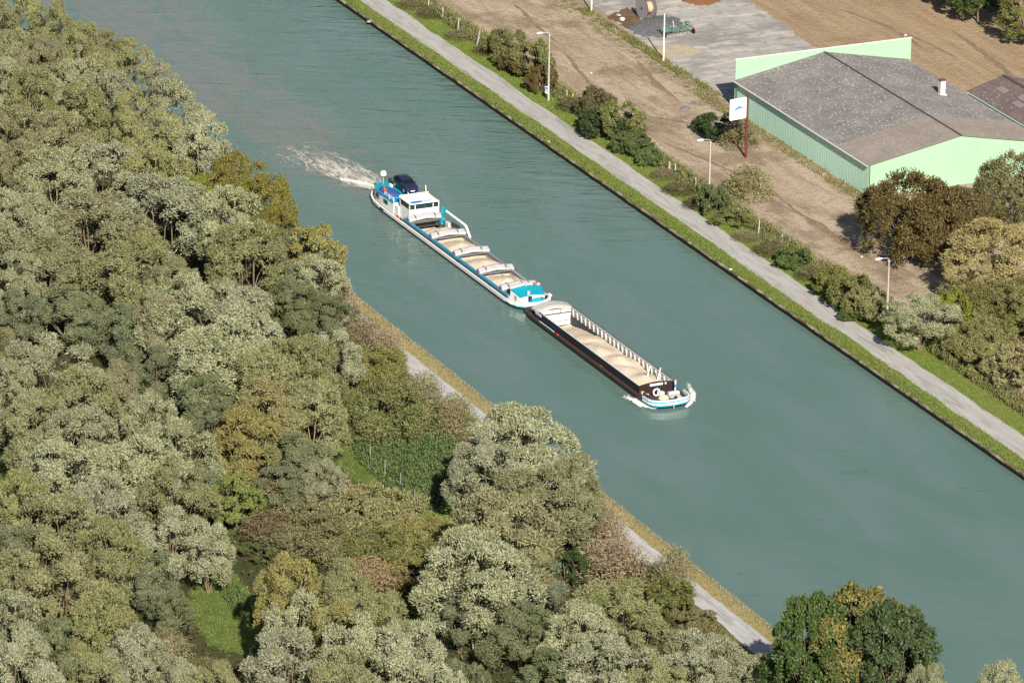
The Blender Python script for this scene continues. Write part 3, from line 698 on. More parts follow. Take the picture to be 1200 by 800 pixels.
m = MB(); m.tube([(X(-58.3), -.4, 3.36), (X(-58.3), -.4, 3.62)], .42, 16); m.dome((X(-58.3), -.4, 3.6), .42, 16, 6, 0, sc=(1, 1, .9)); m.build('radar_dome', M['white'], mast)
m = MB(); m.box((X(-58.2), .55, 2.5), (.35, .35, .65)); m.tube([(X(-58.0), .9, 2.17), (X(-58.0), .9, 3.1)], .07, 6); m.build('stern_fitting', M['dark_metal'], mb)
m = MB(); m.box((X(-57.6), 1.4, 2.35), (.6, .45, .35)); m.build('locker', M['white'], mb); m = MB(); m.box((X(-56.9), .1, 2.3), (.7, .3, .25)); m.build('locker', M['white'], mb)
m = MB(); m.box((X(-48.9), -2.45, .72), (.35, .35, .35)); m.build('deck_box', M['red'], mb)
# derrick folded down along the starboard coaming
m = MB(); m.tube([(X(-44.2), 2.45, 2.35), (X(-38.3), 2.45, 2.3), (X(-37.9), 2.45, 2.2), (X(-36.6), 2.45, 1.1)], [.17, .17, .17, .15], 10); dk = m.build('derrick_arm', M['white'], mb)
m = MB(); m.bar((X(-45.4), 2.4, 2.55), (X(-44.0), 2.45, 2.32), .28, .3); m.bar((X(-45.2), 2.3, 2.4), (X(-44.9), 2.3, 1.0), .22, .22); m.bar((X(-44.4), 2.3, 2.2), (X(-45.0), 2.2, 1.2), .18, .18); m.box((X(-45.0), 2.2, .8), (.6, .6, .8)); m.build('derrick_base', M['teal'], dk)
m = MB(); m.box((X(-42.6), 2.0, .95), (1.1, .5, .9)); m.build('winch_housing', M['rib'], mb, .08)
m = MB(); m.tube([(X(-42.2), 2.35, 1.2), (X(-40.6), 2.4, 1.3), (X(-39.2), 2.4, .9)], .3, 8); m.build('hose_bundle', M['dark_metal'], mb)
# fore cabin with sloping blue roof, winch and bits on the foredeck
m = MB()
fx0, fx1 = X(-14.6), X(-12.25)
m.loft([[(fx0, -2.05, .5), (fx0, 2.05, .5), (fx0, 2.0, 1.85), (fx0, 0, 2.1), (fx0, -2.0, 1.85)], [(fx1, -1.75, .5), (fx1, 1.75, .5), (fx1, 1.65, 1.42), (fx1, 0, 1.6), (fx1, -1.65, 1.42)]], 0); fh = m.build('fore_cabin', M['white'], mb)
m = MB(); m.loft([[(fx0-.05, -2.08, 1.86), (fx0-.05, 0, 2.12), (fx0-.05, 2.08, 1.86)], [(fx1+.12, -1.72, 1.43), (fx1+.12, 0, 1.62), (fx1+.12, 1.72, 1.43)]], closed=False, caps=False)
m.loft([[(fx0-.05, -2.08, 1.93), (fx0-.05, 0, 2.19), (fx0-.05, 2.08, 1.93)], [(fx1+.12, -1.72, 1.5), (fx1+.12, 0, 1.69), (fx1+.12, 1.72, 1.5)]], closed=False, caps=False)
m.add([(fx1+.12, -1.72, 1.43), (fx1+.12, 0, 1.62), (fx1+.12, 1.72, 1.43), (fx1+.12, 1.72, 1.5), (fx1+.12, 0, 1.69), (fx1+.12, -1.72, 1.5)], [(0, 1, 4, 5), (1, 2, 3, 4)]); m.build('fore_cabin_roof', M['teal'], mb)
m = MB(); m.loft([[(fx0+dx, y, 1.95+dz+(.30*(1-abs(y)/2.1))) for dx, dz in ((-.35, -.15), (-.35, .12), (-.05, .2), (.1, .1), (.1, -.1))] for y in (-2.1, 0, 2.1)]); m.build('fore_cover_edge', M['hatch'], mb)
m = MB(); m.box((X(-13.2), -1.93, 1.15), (.7, .03, .45)); m.build('window', M['hatch'], fh); m = MB(); m.box((fx1+.02, .75, 1.1), (.03, 1.1, .45)); m.build('window', M['hatch'], fh)
m = MB(); m.box((fx1+.02, -.35, 1.08), (.04, .55, .75)); m.build('door', M['glass'], fh)
m = MB(); m.tube([(X(-12.4), -.5, 1.5), (X(-12.4), -.5, 2.1)], .22, 10); m.tube([(X(-14.4), .1, 2.1), (X(-14.4), .1, 2.75)], .13, 8); m.tube([(X(-14.4), .1, 2.7), (X(-20.2), .1, 2.9)], .06, 6); m.build('fore_mast', M['steel'], mb)
m = MB(); m.box((X(-14.3), 1.3, 2.3), (.3, .5, .2)); m.build('fore_lamp', M['orange'], mb)
m = MB(); m.tube([(X(-11.75), -.4, .95), (X(-11.75), .9, .95)], .3, 10); m.box((X(-11.75), .25, .75), (.5, 1.5, .35)); m.box((X(-11.75), 1.2, .9), (.4, .35, .7)); m.build('winch', M['teal'], mb)
m = MB(); m.tube([(X(-11.3), -.6, .7), (X(-11.2), .3, .72), (X(-11.45), 1.3, .74)], .14, 8); m.build('fender_roll', M['roofblue'], mb)
m = MB(); m.tube([(X(-11.5), 1.35, .75), (X(-11.7), 1.75, .78)], .16, 8); m.build('red_fender', M['red'], mb)
m = MB(); m.tube([(X(-11.8), 1.8, .8), (X(-12.2), 2.1, .8)], .12, 8); m.build('yellow_fender', M['yellow'], mb)
m = MB(); m.tube([(X(-12.3), 2.45, .6), (X(-12.3), 2.45, 1.1)], .14, 8); m.box((X(-12.4), 2.45, 1.2), (.6, .4, .22)); m.build('anchor_winch', M['white'], mb)
def bollard(x_, y_, z0, z1, par):
    m = MB(); m.box((x_, y_, z0+.02), (.55, .26, .05))
    for dx in (-.16, .16): m.tube([(x_+dx, y_, z0), (x_+dx, y_, z1)], .09, 8)
    m.build('bollard', M['dark_metal'], par)
for x_, y_ in ((X(-12.6), -2.3), (X(-11.9), -1.8), (X(-20), -2.45), (X(-30), -2.45), (X(-47.8), -2.5), (X(-12.9), 2.2)): bollard(x_, y_, .56, .9, mb)

# sand in the two holds: heaped by the grab, one cone after another
def sand_heap(name, x0, x1, hw, fn, parent_x, label, step=.3):
    nx = int((x1-x0)/step); ny = int(2*hw/step); m = MB(); rows = []
    for i in range(nx+1):
        x = x0+(x1-x0)*i/nx
        rows.append([(x, -hw+2*hw*j/ny, fn(x, -hw+2*hw*j/ny)) for j in range(ny+1)])
    m.loft(rows, 0, True, caps=False, closed=False)
    e = [r[0] for r in rows]+rows[-1][1:]+[r[-1] for r in rows[::-1]][1:]+rows[0][::-1][1:-1]
    n = len(e); m.add(e+[(a, b, -.78) for a, b, c_ in e], [(i, n+i, n+(i+1) % n, (i+1) % n) for i in range(n)])
    o = m.build(name, M['sand']); o.location = (parent_x, 8.05+(parent_x+60)*YAW+(.32 if parent_x > 0 else 0), ZW); o.rotation_euler = (0, 0, YAW)
    tag(o, label, 'sand heap', 'sand cargo'); return o
peaks = [(-41.0, .7, 1.28), (-34.5, .1, 1.45), (-27.0, .2, 1.42), (-19.9, .2, 1.42)]
def sand1(x, y):
    u_ = x+mbx; z = .12
    for i, (pu, py_, ph) in enumerate(peaks):
        z = max(z, ph-.26*math.sqrt((u_-pu)**2*1.15+(y-py_)**2*1.5))
    z += .13*mnoise.noise((x*.55, y*.7, 3.1))+.06*mnoise.noise((x*1.6, y*1.9, 7.7))
    if u_ < -43.2: z -= (-43.2-u_)*.35
    return max(-.75, z)
sand_heap('sand_heap', HX0+.06, HX1-.06, 2.215, sand1, mbx, 'pale sand heaped in cones in the white barge hold')

# --- dumb barge pushed ahead: black and brown, white lined hold
dbx = 9.5
db = ship_root('pushed_barge', dbx); db.location.y += .32
tag(db, 'black and brown pushed barge with open pale hold and turquoise striped bow', 'barge')
Y_ = lambda u_: u_-dbx
prof2 = [(Y_(-10.7), 1.2), (Y_(-10.5), 2.1), (Y_(-9.7), 2.6), (Y_(-7.9), 2.8), (Y_(22.0), 2.8), (Y_(24.6), 2.8), (Y_(26.0), 2.72), (Y_(26.7), 2.5), (Y_(27.15), 2.0), (Y_(27.4), 1.2), (Y_(27.5), .5), (Y_(27.52), .05)]
m = MB(); m.loft(hull_rings(prof2, [(-1.5, -1.5, .9, 1.2), (-.4, -.4, .97, .5), (.62, .5, 1.0, 0)]), 0, caps=False); m.build('hull', M['hull_black'], db)
m = MB(); m.loft(hull_rings(prof2, [(.62, .5, 1.005, 0), (.72, .60, 1.005, 0), (.72, .60, .95, .1)]), 0, caps=False); m.build('rubbing_strake', M['brown_deck'], db)
GX0, GX1 = Y_(-6.3), Y_(22.7)
m = MB()
for s in (-1, 1): m.box(((GX0+GX1)/2, s*2.5, .60), (GX1-GX0, .5, .06))
bow = [(x, b*.96) for x, b in outline(prof2) if x >= GX1]; m.prism([(GX1, -2.68)]+bow+[(GX1, 2.68)], .56, .68)
st_ = [(x, b*.96) for x, b in outline(prof2) if x <= GX0]; n_ = len(st_)//2
m.prism([(GX0, -2.68)]+st_[:n_][::-1]+st_[n_:][::-1]+[(GX0, 2.68)], .56, .68); m.build('deck', M['brown_deck'], db)
m = MB()   # port coaming outside black, starboard too
for s in (-1, 1): m.box(((GX0+GX1)/2, s*2.30, 1.02), (GX1-GX0, .08, .95))
m.box((GX0-.3, -2.36, 1.1), (.9, .16, 1.0)); m.build('coaming', M['hull_black'], db)
m = MB(); m.box(((GX0+GX1)/2, -2.30, 1.53), (GX1-GX0, .24, .08)); m.build('coaming_top', M['dark_metal'], db)
m = MB(); m.box(((GX0+GX1)/2+.6, -2.25, 1.582), (GX1-GX0-1.6, .1, .03)); m.bar((Y_(-5.2), -2.62, .70), (Y_(-1.0), -2.62, .70), .1, .05); m.box((Y_(-6.0), -2.46, 1.36), (1.7, .05, .32)); m.build('white_line', M['sign_pale'], db)
m = MB(); m.box(((GX0+GX1)/2, 2.32, 1.56), (GX1-GX0, .34, .1)); m.build('coaming_top', M['rib'], db)
m = MB(); m.box(((GX0+GX1)/2, 2.47, 1.62), (GX1-GX0, .05, .08)); m.tube([(GX0, 2.3, 1.66), (GX1, 2.3, 1.66)], .03, 5); m.build('coaming_edge', M['dark_metal'], db)
m = MB(); m.box(((GX0+GX1)/2, 2.24, 1.05), (GX1-GX0-.2, .03, .95)); m.build('upper_lining', paint('grey white lining', (.40, .40, .41), .6, .2), db)
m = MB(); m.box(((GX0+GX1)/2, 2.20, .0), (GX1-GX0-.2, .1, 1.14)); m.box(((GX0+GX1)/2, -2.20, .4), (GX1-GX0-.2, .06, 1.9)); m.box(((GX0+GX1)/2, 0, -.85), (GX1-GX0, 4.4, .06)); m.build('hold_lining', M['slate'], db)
x_ = GX0+.9
while x_ < GX1-.3:
    m = MB(); m.add([(x_-.07, 2.23, 1.5), (x_-.07, 2.0, 1.5), (x_-.07, 2.13, .55), (x_-.07, 2.23, .55), (x_+.07, 2.23, 1.5), (x_+.07, 2.0, 1.5), (x_+.07, 2.13, .55), (x_+.07, 2.23, .55)], [(0, 1, 2, 3), (7, 6, 5, 4), (0, 4, 5, 1), (1, 5, 6, 2), (2, 6, 7, 3)]); x_ += 1.18
    m.build('rib', M['rib'], db)
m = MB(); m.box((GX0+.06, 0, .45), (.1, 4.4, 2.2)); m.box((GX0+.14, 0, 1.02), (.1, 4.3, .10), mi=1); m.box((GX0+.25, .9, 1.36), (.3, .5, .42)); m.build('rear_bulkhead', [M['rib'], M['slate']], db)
m = MB()   # arched hatch hood over the after end of the hold
rings = []
for x_ in (Y_(-8.2), Y_(-7.9), Y_(-6.4), Y_(-6.1)):
    lift = .0 if x_ in (Y_(-8.2), Y_(-6.1)) else .10
    ring = [(x_, -2.45+4.9*j/14, 1.42+lift+.62*math.sin(math.pi*(.06+.88*j/14))) for j in range(15)]
    rings.append(ring+[(a, b, c_-.30) for a, b, c_ in ring[::-1]])
m.loft(rings, 0, False); m.build('hatch_hood', M['hatch'], db, .03)
m = MB(); m.box((Y_(-8.3), 0, 1.1), (.1, 4.4, 1.1)); m.build('stern_bulkhead', M['brown_plate'], db)
# front bulkhead with name and bow deck
m = MB()
ring = lambda x_: [(x_, -2.42, .66), (x_, 2.42, .66)]+[(x_, 2.42-4.84*j/8, 1.62+.26*math.sin(math.pi*j/8)) for j in range(9)]
m.loft([ring(GX1), ring(GX1+.16)], 0); fb = m.build('front_bulkhead', M['brown_plate'], db)
m = MB(); y_ = -.95; rg = random.Random(3)
for w_ in (.2, .16, .2, .16, .2, .17, .2, .18, 0, .07, .07):
    if w_:
        m.box((GX1+.17, y_+w_/2, 1.56), (.02, w_, .26)); m.box((GX1+.17, y_+w_/2+rg.uniform(-.02, .02), 1.42), (.018, w_*.5, .05))
    else: m.build('name_lettering', M['sign_white'], fb); m = MB()
    y_ += w_+(.04 if w_ else .25)
m.build('name_numeral', M['sign_white'], fb)
m = MB(); m.box((GX1+.19, .2, 1.0), (.05, .7, .45)); m.tube([(GX1+.22, -.1, 1.15), (GX1+.22, .3, 1.15)], .07, 6); m.build('hatch_door', M['dark_metal'], fb)
profb = [(x, b) for x, b in prof2 if x >= Y_(22.5)]
def bow_band(z0, z1, s0, s1, mat, name, inner=False):
    m = MB(); pts = [(x, -b) for x, b in profb]+[(x, b) for x, b in profb[::-1]]; n = len(pts)
    zz = lambda x, z: z+.12*max(0, (x-Y_(23.5))/4.5)**1.5*(1 if z > .55 else .4)
    r0 = [(Y_(25)+(x-Y_(25))*s0, y*s0, zz(x, z0)) for x, y in pts]; r1 = [(Y_(25)+(x-Y_(25))*s1, y*s1, zz(x, z1)) for x, y in pts]
    rows = [r0, r1]
    if inner:
        rows += [[(Y_(25)+(x-Y_(25))*.96, y*.965, zz(x, z1)) for x, y in pts], [(Y_(25)+(x-Y_(25))*.96, y*.965, .66) for x, y in pts]]
    m.loft(rows, 0, closed=False, caps=False); return m.build(name, mat, db)
bow_band(.30, .50, .995, 1.004, M['teal'], 'bow_stripe'); bow_band(.50, .70, 1.006, 1.008, M['white'], 'bow_stripe')
bow_band(.70, .86, 1.010, 1.012, M['teal'], 'bow_stripe'); bow_band(.86, 1.08, 1.014, 1.016, M['white'], 'bow_bulwark', True)
bow_band(1.08, 1.13, 1.020, 1.020, M['teal'], 'bow_rail')
m = MB(); m.tube([(Y_(27.62), 0, .1), (Y_(27.68), 0, 1.35)], .06, 6); m.build('stem_post', M['steel'], db)
m = MB(); m.tube([(Y_(24.6), -.9+.42*math.cos(a), 1.25+.42*math.sin(a)) for a in [2*math.pi*j/18 for j in range(18)]], .1, 6, closed=True); m.build('lifebuoy', M['white'], db)
m = MB(); m.tube([(Y_(24.3), -.55, .68), (Y_(24.3), -.55, 1.5)], .08, 6); m.box((Y_(24.9), -.35, 1.0), (.5, .55, .7)); m.build('capstan', M['white'], db, .05)
m = MB(); m.dome((Y_(25.5), -.35, .68), .6, 12, 5, 0, sc=(1, 1.2, .75)); m.build('rope_coil', M['rope'], db)
m = MB(); m.tube([(Y_(25.0), .55, 1.0), (Y_(25.0), 1.9, 1.0)], .26, 10); m.box((Y_(25.0), .5, .9), (.5, .1, .5)); m.box((Y_(25.0), 1.9, .9), (.5, .1, .5)); m.box((Y_(25.3), 1.2, .75), (.9, 1.5, .15)); m.build('anchor_windlass', M['steel'], db)
m = MB(); m.tube([(Y_(24.0), 1.95, .68), (Y_(24.0), 1.95, 2.2)], .11, 8); mm_ = m.build('bow_mast', M['pole_white'], db)
m = MB(); m.tube([(Y_(24.0), 1.95, 1.3), (Y_(24.0), 1.95, 1.7)], .12, 8); m.build('blue_band', M['roofblue'], mm_)
for x_, y_ in ((Y_(23.9), -2.2), (Y_(24.6), -2.1), (Y_(26.0), 1.9), (Y_(26.4), .9)): bollard(x_, y_, .68, 1.1, db)
m = MB(); m.box((Y_(23.4), -2.2, .95), (.3, .35, .3)); m.build('deck_box', M['rope'], db); m = MB(); m.box((Y_(23.9), -1.8, .8), (.3, .3, .25)); m.build('deck_box', M['rope'], db); m = MB(); m.box((Y_(25.9), 1.6, .75), (.7, .9, .12)); m.build('hatch', M['rope'], db)
m = MB(); m.bar((Y_(12.0), -2.52, .68), (Y_(12.6), -2.52, .68), .2, .12); m.build('deck_fitting', M['rust'], db); m = MB(); m.bar((Y_(-.2), -2.6, .7), (Y_(.2), -2.6, .7), .2, .14); m.build('deck_fitting', M['red'], db)
def sand2(x, y):
    u_ = x+dbx
    base = -.70 if u_ < -4.4 else -.70+min(1, (u_+4.4)/6.1)*1.15 if u_ < 1.7 else .45
    z = base
    for pu, py_, ph, sl in ((3.4, .3, .95, .17), (7.9, -.6, 1.32, .15), (12.2, .2, 1.46, .2), (15.0, -.7, 1.28, .14), (19.2, .1, 1.42, .19)):
        z = max(z, ph-sl*math.sqrt((u_-pu)**2*1.1+((y-py_)*1.7)**2))
    z += .20*mnoise.noise((x*.35, y*.5, 1.3))+.07*mnoise.noise((x*1.4, y*1.7, 9.2))
    if u_ > 20.5: z -= (u_-20.5)*.05
    return max(-.78, z)
sand_heap('sand_heap', GX0+.2, GX1-.05, 2.13, sand2, dbx, 'pale sand filling the black barge hold with its empty after end')
for i, (u_, v_, lb) in enumerate(((19.3, 9.3, 'white post leaning in the barge sand, nearer the hold middle'), (20.4, 10.2, 'white post leaning in the barge sand, nearer the far coaming'))):
    m = MB(); m.tube([(0, 0, -.3), (.5, .25, 1.75)], .09, 8); o = m.build('leaning_post', M['pole_white']); o.location = (u_, v_, ZW+1.05); tag(o, lb, 'post', 'white posts in the barge sand')

# ------------------------------------------------------------------ car and dinghy on the cabin roof
car = empty('parked_car', (-54.5, 9.25, ZW+2.35), YAW); car.scale = (1.14, 1.14, 1.14); tag(car, 'dark navy hatchback car parked on the turquoise cabin roof of the barge', 'car')
def car_ring(x, zb, zs, zt, hw, ht):
    """body section: sill, shoulder, roof"""
    return [(x, -hw*.94, zb), (x, -hw, zb+.2), (x, -hw*.99, zs), (x, -ht, zt), (x, -ht*.55, zt+.03), (x, ht*.55, zt+.03), (x, ht, zt), (x, hw*.99, zs), (x, hw, zb+.2), (x, hw*.94, zb)]
secs = [(-2.0, .35, .75, .80, .70, .60), (-1.92, .25, .88, .98, .80, .66), (-1.55, .22, .92, 1.34, .84, .60), (-1.0, .22, .93, 1.46, .85, .60), (-.2, .22, .93, 1.48, .86, .60), (.45, .22, .92, 1.32, .86, .62), (1.0, .22, .90, 1.0, .85, .70), (1.6, .22, .82, .86, .83, .72), (1.95, .25, .66, .70, .76, .64), (2.05, .34, .55, .58, .66, .55)]
m = MB(); m.loft([car_ring(*s_) for s_ in secs], 0, True); bd = m.build('body', M['navy'], car)
m = MB()   # windscreen, rear screen and side windows as panes just proud of the body
m.add([(.50, -.58, 1.33), (.50, .58, 1.33), (1.02, .66, 1.035), (1.02, -.66, 1.035)], [(0, 1, 2, 3)]); m.build('windscreen', M['glass_car'], car)
m = MB(); m.add([(-1.64, -.56, 1.30), (-1.64, .56, 1.30), (-1.95, .62, 1.0), (-1.95, -.62, 1.0)], [(3, 2, 1, 0)]); m.build('rear_window', M['glass_car'], car)
for s in (-1, 1):
    for xa, xb in ((-1.4, -.5), (-.42, .5)):
        m = MB(); m.add([(xa, s*.66, 1.36), (xb-.12, s*.66, 1.36), (xb+(.3 if xb > 0 else 0), s*.835, .97), (xa-.05, s*.835, .97)], [(0, 1, 2, 3)]); m.build('side_window', M['glass_car'], car)
    m = MB(); m.box((.75, s*.95, 1.0), (.14, .2, .14)); m.build('wing_mirror', M['navy'], car, .03)
    m = MB(); m.box((1.88, s*.56, .62), (.22, .28, .13)); m.build('headlight', M['glass'], car, .03)
    for xw in (-1.28, 1.28):
        m = MB(); m.tube([(xw, s*.66, .31), (xw, s*.84, .31)], .31, 16); wl = m.build('wheel', M['tyre'], car)
        m = MB(); m.tube([(xw, s*.842, .31), (xw, s*.85, .31)], .2, 12); m.build('rim', M['steel'], wl)
m = MB(); m.box((2.04, 0, .42), (.05, .5, .12)); m.build('number_plate', M['white'], car)
m = MB(); m.box((2.02, 0, .55), (.04, .7, .1)); m.build('grille', M['dark_metal'], car)
dg = empty('dinghy', (-53.6, 6.75, ZW+2.18), .18); tag(dg, 'small dinghy under a blue cover lying on the barge cabin roof', 'dinghy'); dg.scale = (1.12, 1.12, 1.12)
m = MB(); rings = []
for i in range(15):
    f = i/14; x = -1.9+3.9*f; b = .8*math.sin(math.pi*min(1, .18+.82*f) if f < .5 else math.pi*(.5+.48*(f-.5)/.5)*1.0) if True else .8
    b = .78*(1-max(0, (f-.45)/.55)**2.4) if f > .45 else .78*(.72+.28*math.sin(math.pi/2*f/.45)); b = max(b, .04)
    h = .62*(.75+.25*math.sin(math.pi*f)); rings.append([(x, b*math.cos(a), .05+h*max(0, math.sin(a))**.8) for a in [math.pi*j/10 for j in range(11)]])
m.loft(rings, 0, True); m.build('cover', M['navy_tarp'], dg)
m = MB()
for f in (-1, 1): m.tube([(-1.85, f*.6, .1), (0, f*.85, .1), (1.4, f*.55, .12), (1.98, 0, .16)], .12, 8)
m.build('gunwale', M['roofblue'], dg)
m = MB(); m.tube([(-1.0, -.5, .62), (-.1, -.45, .74), (.2, -.8, .35), (1.2, -.5, .42)], .035, 5); m.build('rope', M['orange'], dg)

# ------------------------------------------------------------------ vegetation
def fast_mesh(name, verts, nq, mat, smooth=False):
    """mesh of nq separate quads from an (nq*4, 3) array"""
    me = bpy.data.meshes.new(name)
    me.vertices.add(nq*4); me.vertices.foreach_set('co', verts.astype(np.float32).ravel())
    me.loops.add(nq*4); me.loops.foreach_set('vertex_index', np.arange(nq*4, dtype=np.int32))
    me.polygons.add(nq); me.polygons.foreach_set('loop_start', np.arange(0, nq*4, 4, dtype=np.int32)); me.polygons.foreach_set('loop_total', np.full(nq, 4, dtype=np.int32))
    me.update(calc_edges=True); me.materials.append(mat); return me
def unit(a): return a/np.maximum(np.linalg.norm(a, axis=1, keepdims=True), 1e-6)
def leaves(rs, p, nrm, ln, wd, up=0.0):
    """diamond leaves at points p lying across the normals nrm"""
    n = len(p); t = unit(np.cross(nrm, rs.normal(size=(n, 3))))
    if up: t = unit(t*(1-up)+np.array([0, 0, up])+rs.normal(size=(n, 3))*.15)
    b = unit(np.cross(nrm, t)); s = rs.uniform(.6, 1.35, (n, 1))
    q = np.stack([p-t*ln*s*.5, p+b*wd*s*.5, p+t*ln*s*.5, p-b*wd*s*.5], axis=1)
    return q.reshape(-1, 3)
def lobes_of(rs, W, H, z0, nl, flat, span=1.75, big=1.0):
    """centres and sizes of the big billows: on a dome, uneven"""
    out = []; r = W/2; zc = z0+(H-z0)*.45
    for i in range(nl):
        z = 1-(i+.5)/nl*span; a = i*2.39996+rs.uniform(-.5, .5); k = math.sqrt(max(0, 1-z*z))
        f = rs.uniform(.64, 1.0)
        lr = W*rs.uniform(.13, .24)*big
        x, y = k*math.cos(a)*r*f, k*math.sin(a)*r*f
        zz = zc+(z*(H-zc-lr*.9) if z > 0 else z*(zc-z0-lr*.5))
        out.append((x, y, zz, lr))
    return np.array(out)
def crown_mesh(name, seed, W, H, z0, nl, nsub, n, ln, wd, mat, flat=False, loose=.25, fill=.15, feather=.45, span=1.75, big=1.0):
    rs = np.random.RandomState(seed); lb = lobes_of(rs, W, H, z0, nl, flat, span, big); c0 = np.array([0, 0, z0+(H-z0)*.35])
    sub = []
    for x, y, z, r in lb:
        o = unit(np.array([[x, y, z]])-c0)[0]
        d = unit(rs.normal(size=(nsub, 3))+o*.8+np.array([0, 0, .45])); rr = r*rs.uniform(.24, .42, nsub)
        for k in range(nsub): sub.append((*(np.array([x, y, z])+d[k]*r*rs.uniform(.62, .92)), rr[k], x, y, z))
    sub = np.array(sub); w = sub[:, 3]**2; w /= w.sum()
    idx = rs.choice(len(sub), int(n*1.35), p=w); c = sub[idx, :3]; r = sub[idx, 3:4]; lc = sub[idx, 4:7]
    out = unit(c-c0); d = unit(rs.normal(size=(len(idx), 3))+out*.55+np.array([0, 0, .35]))
    p = c+d*r*(1-loose*rs.uniform(0, 1, (len(idx), 1))**1.5)*rs.uniform(.85, 1.15, (len(idx), 1))
    # drop leaves buried deep inside other billows
    dist = np.min(np.linalg.norm(p[:, None, :]-lb[None, :, :3], axis=2)/lb[None, :, 3], axis=1)
    keep = (dist > .62) | (rs.uniform(size=len(p)) < fill); p, d, out, lc = p[keep][:n], d[keep][:n], out[keep][:n], lc[keep][:n]
    nrm = unit(unit(p-lc)*.62+d*.22+out*.16+rs.normal(size=p.shape)*.42)
    # half the leaves hang on shoots that point out of the billow: a feathery skin, not a shell
    q1 = rs.uniform(size=len(p)) < feather
    sh = unit(unit(p-lc)*.75+np.array([0, 0, .3])+rs.normal(size=p.shape)*.42)
    pf = p+sh*rs.uniform(-.1, .28, (len(p), 1))*ln*2.2
    nf = unit(np.cross(sh, rs.normal(size=p.shape))); bf = unit(np.cross(nf, sh)); sf = rs.uniform(.7, 1.5, (len(p), 1))
    v1 = leaves(rs, p, nrm, ln, wd).reshape(-1, 4, 3)
    v2 = np.stack([pf-sh*ln*sf*.6, pf+bf*wd*sf*.42, pf+sh*ln*sf*.6, pf-bf*wd*sf*.42], axis=1)
    return fast_mesh(name, np.where(q1[:, None, None], v2, v1).reshape(-1, 3), len(p), mat), lb
def trunk_mesh(name, seed, lb, z0, tr, mat, forks=3):
    rg = random.Random(seed); m = MB()
    stems = []
    for k in range(forks):
        a = 2*math.pi*k/forks+rg.uniform(-.4, .4); sp = rg.uniform(.5, 1.3) if forks > 1 else 0
        top = Vector((math.cos(a)*sp, math.sin(a)*sp, z0+rg.uniform(1.0, 2.6)))
        m.tube([(math.cos(a)*.12, math.sin(a)*.12, -.15), (math.cos(a)*sp*.35, math.sin(a)*sp*.35, z0*.55), top], [tr, tr*.8, tr*.55], 6); stems.append(top)
    for x, y, z, r in lb:
        p = Vector((x, y, z)); s = min(stems, key=lambda q_: (q_-p).length)
        mid = s.lerp(p, .5)+Vector((rg.uniform(-.4, .4), rg.uniform(-.4, .4), rg.uniform(-.2, .5)))
        tip = s.lerp(p, 1.0)+(p-s).normalized()*r*.7
        m.tube([s, mid, p, tip], [tr*.42, tr*.26, tr*.15, tr*.05], 5, caps=False)
    me = m.mesh(name); me.materials.append(mat); return me

KIND = {}
def kind(key, seed, W, H, z0, nl, nsub, n, ln, wd, tr=.22, forks=3, bark='bark', **kw):
    cm, lb = crown_mesh('crown', seed, W, H, z0, nl, nsub, n, ln, wd, L['silver'], **kw)
    KIND.setdefault(key, []).append((cm, trunk_mesh('trunk', seed, lb, z0, tr, M[bark], forks), W, H))
for s_ in range(6): kind('willow', 11+s_, 10, 14, 1.4, 15+s_ % 4, 24, 28000, .34, .12, .24, 4, 'bark_pale' if s_ == 3 else 'bark', loose=.3, span=1.68, big=1.0, feather=.4)
for s_ in range(2): kind('broad', 31+s_, 9, 12, 1.2, 20, 16, 17000, .36, .22, .25, 2, loose=.5)
for s_ in range(3): kind('bush', 41+s_, 5, 4, .1, 12, 14, 9000, .27, .12, .07, 5, loose=.6, fill=.3)
for s_ in range(2): kind('hawthorn', 51+s_, 12, 9, .2, 24, 16, 22000, .32, .15, .14, 6, loose=.9, fill=.4)
for s_ in range(2): kind('maple', 81+s_, 11, 17, 2.0, 34, 20, 30000, .36, .25, .3, 3, loose=.6)
for s_ in range(2): kind('widebush', 91+s_, 10, 5.4, .05, 28, 15, 22000, .28, .12, .09, 7, loose=.6, fill=.3)
for s_ in range(2): kind('conifer', 61+s_, 6, 13, .4, 26, 12, 12000, .36, .13, .2, 1, loose=.5)

def twig_mesh(name, seed, W, H, n_st, mat, lean=.75):
    """bare or half bare bush: many stems fanning from the foot, forking into twigs"""
    rg = random.Random(seed); m = MB()
    for i in range(n_st):
        a = rg.uniform(0, 2*math.pi); sp = math.sqrt(rg.random())*lean; h = H*rg.uniform(.65, 1.05)*(1-.35*sp)
        tip = Vector((math.cos(a)*sp*W*.55, math.sin(a)*sp*W*.55, h))
        b = Vector((rg.uniform(-.25, .25), rg.uniform(-.25, .25), 0)); mid = b.lerp(tip, .5)+Vector((0, 0, h*.12))+Vector((rg.uniform(-.15, .15), rg.uniform(-.15, .15), 0))
        r0 = rg.uniform(.018, .045); m.tube([b, mid, tip], [r0, r0*.7, .008], 3, caps=False)
        for k in range(5):
            f = rg.uniform(.35, .95); s = mid.lerp(tip, (f-.5)*2) if f > .5 else b.lerp(mid, f*2)
            e = s+Vector((rg.uniform(-1, 1), rg.uniform(-1, 1), rg.uniform(.2, 1.2))).normalized()*W*rg.uniform(.08, .2)
            m.tube([s, e], [.014, .006], 3, caps=False)
    me = m.mesh(name); me.materials.append(mat); return me
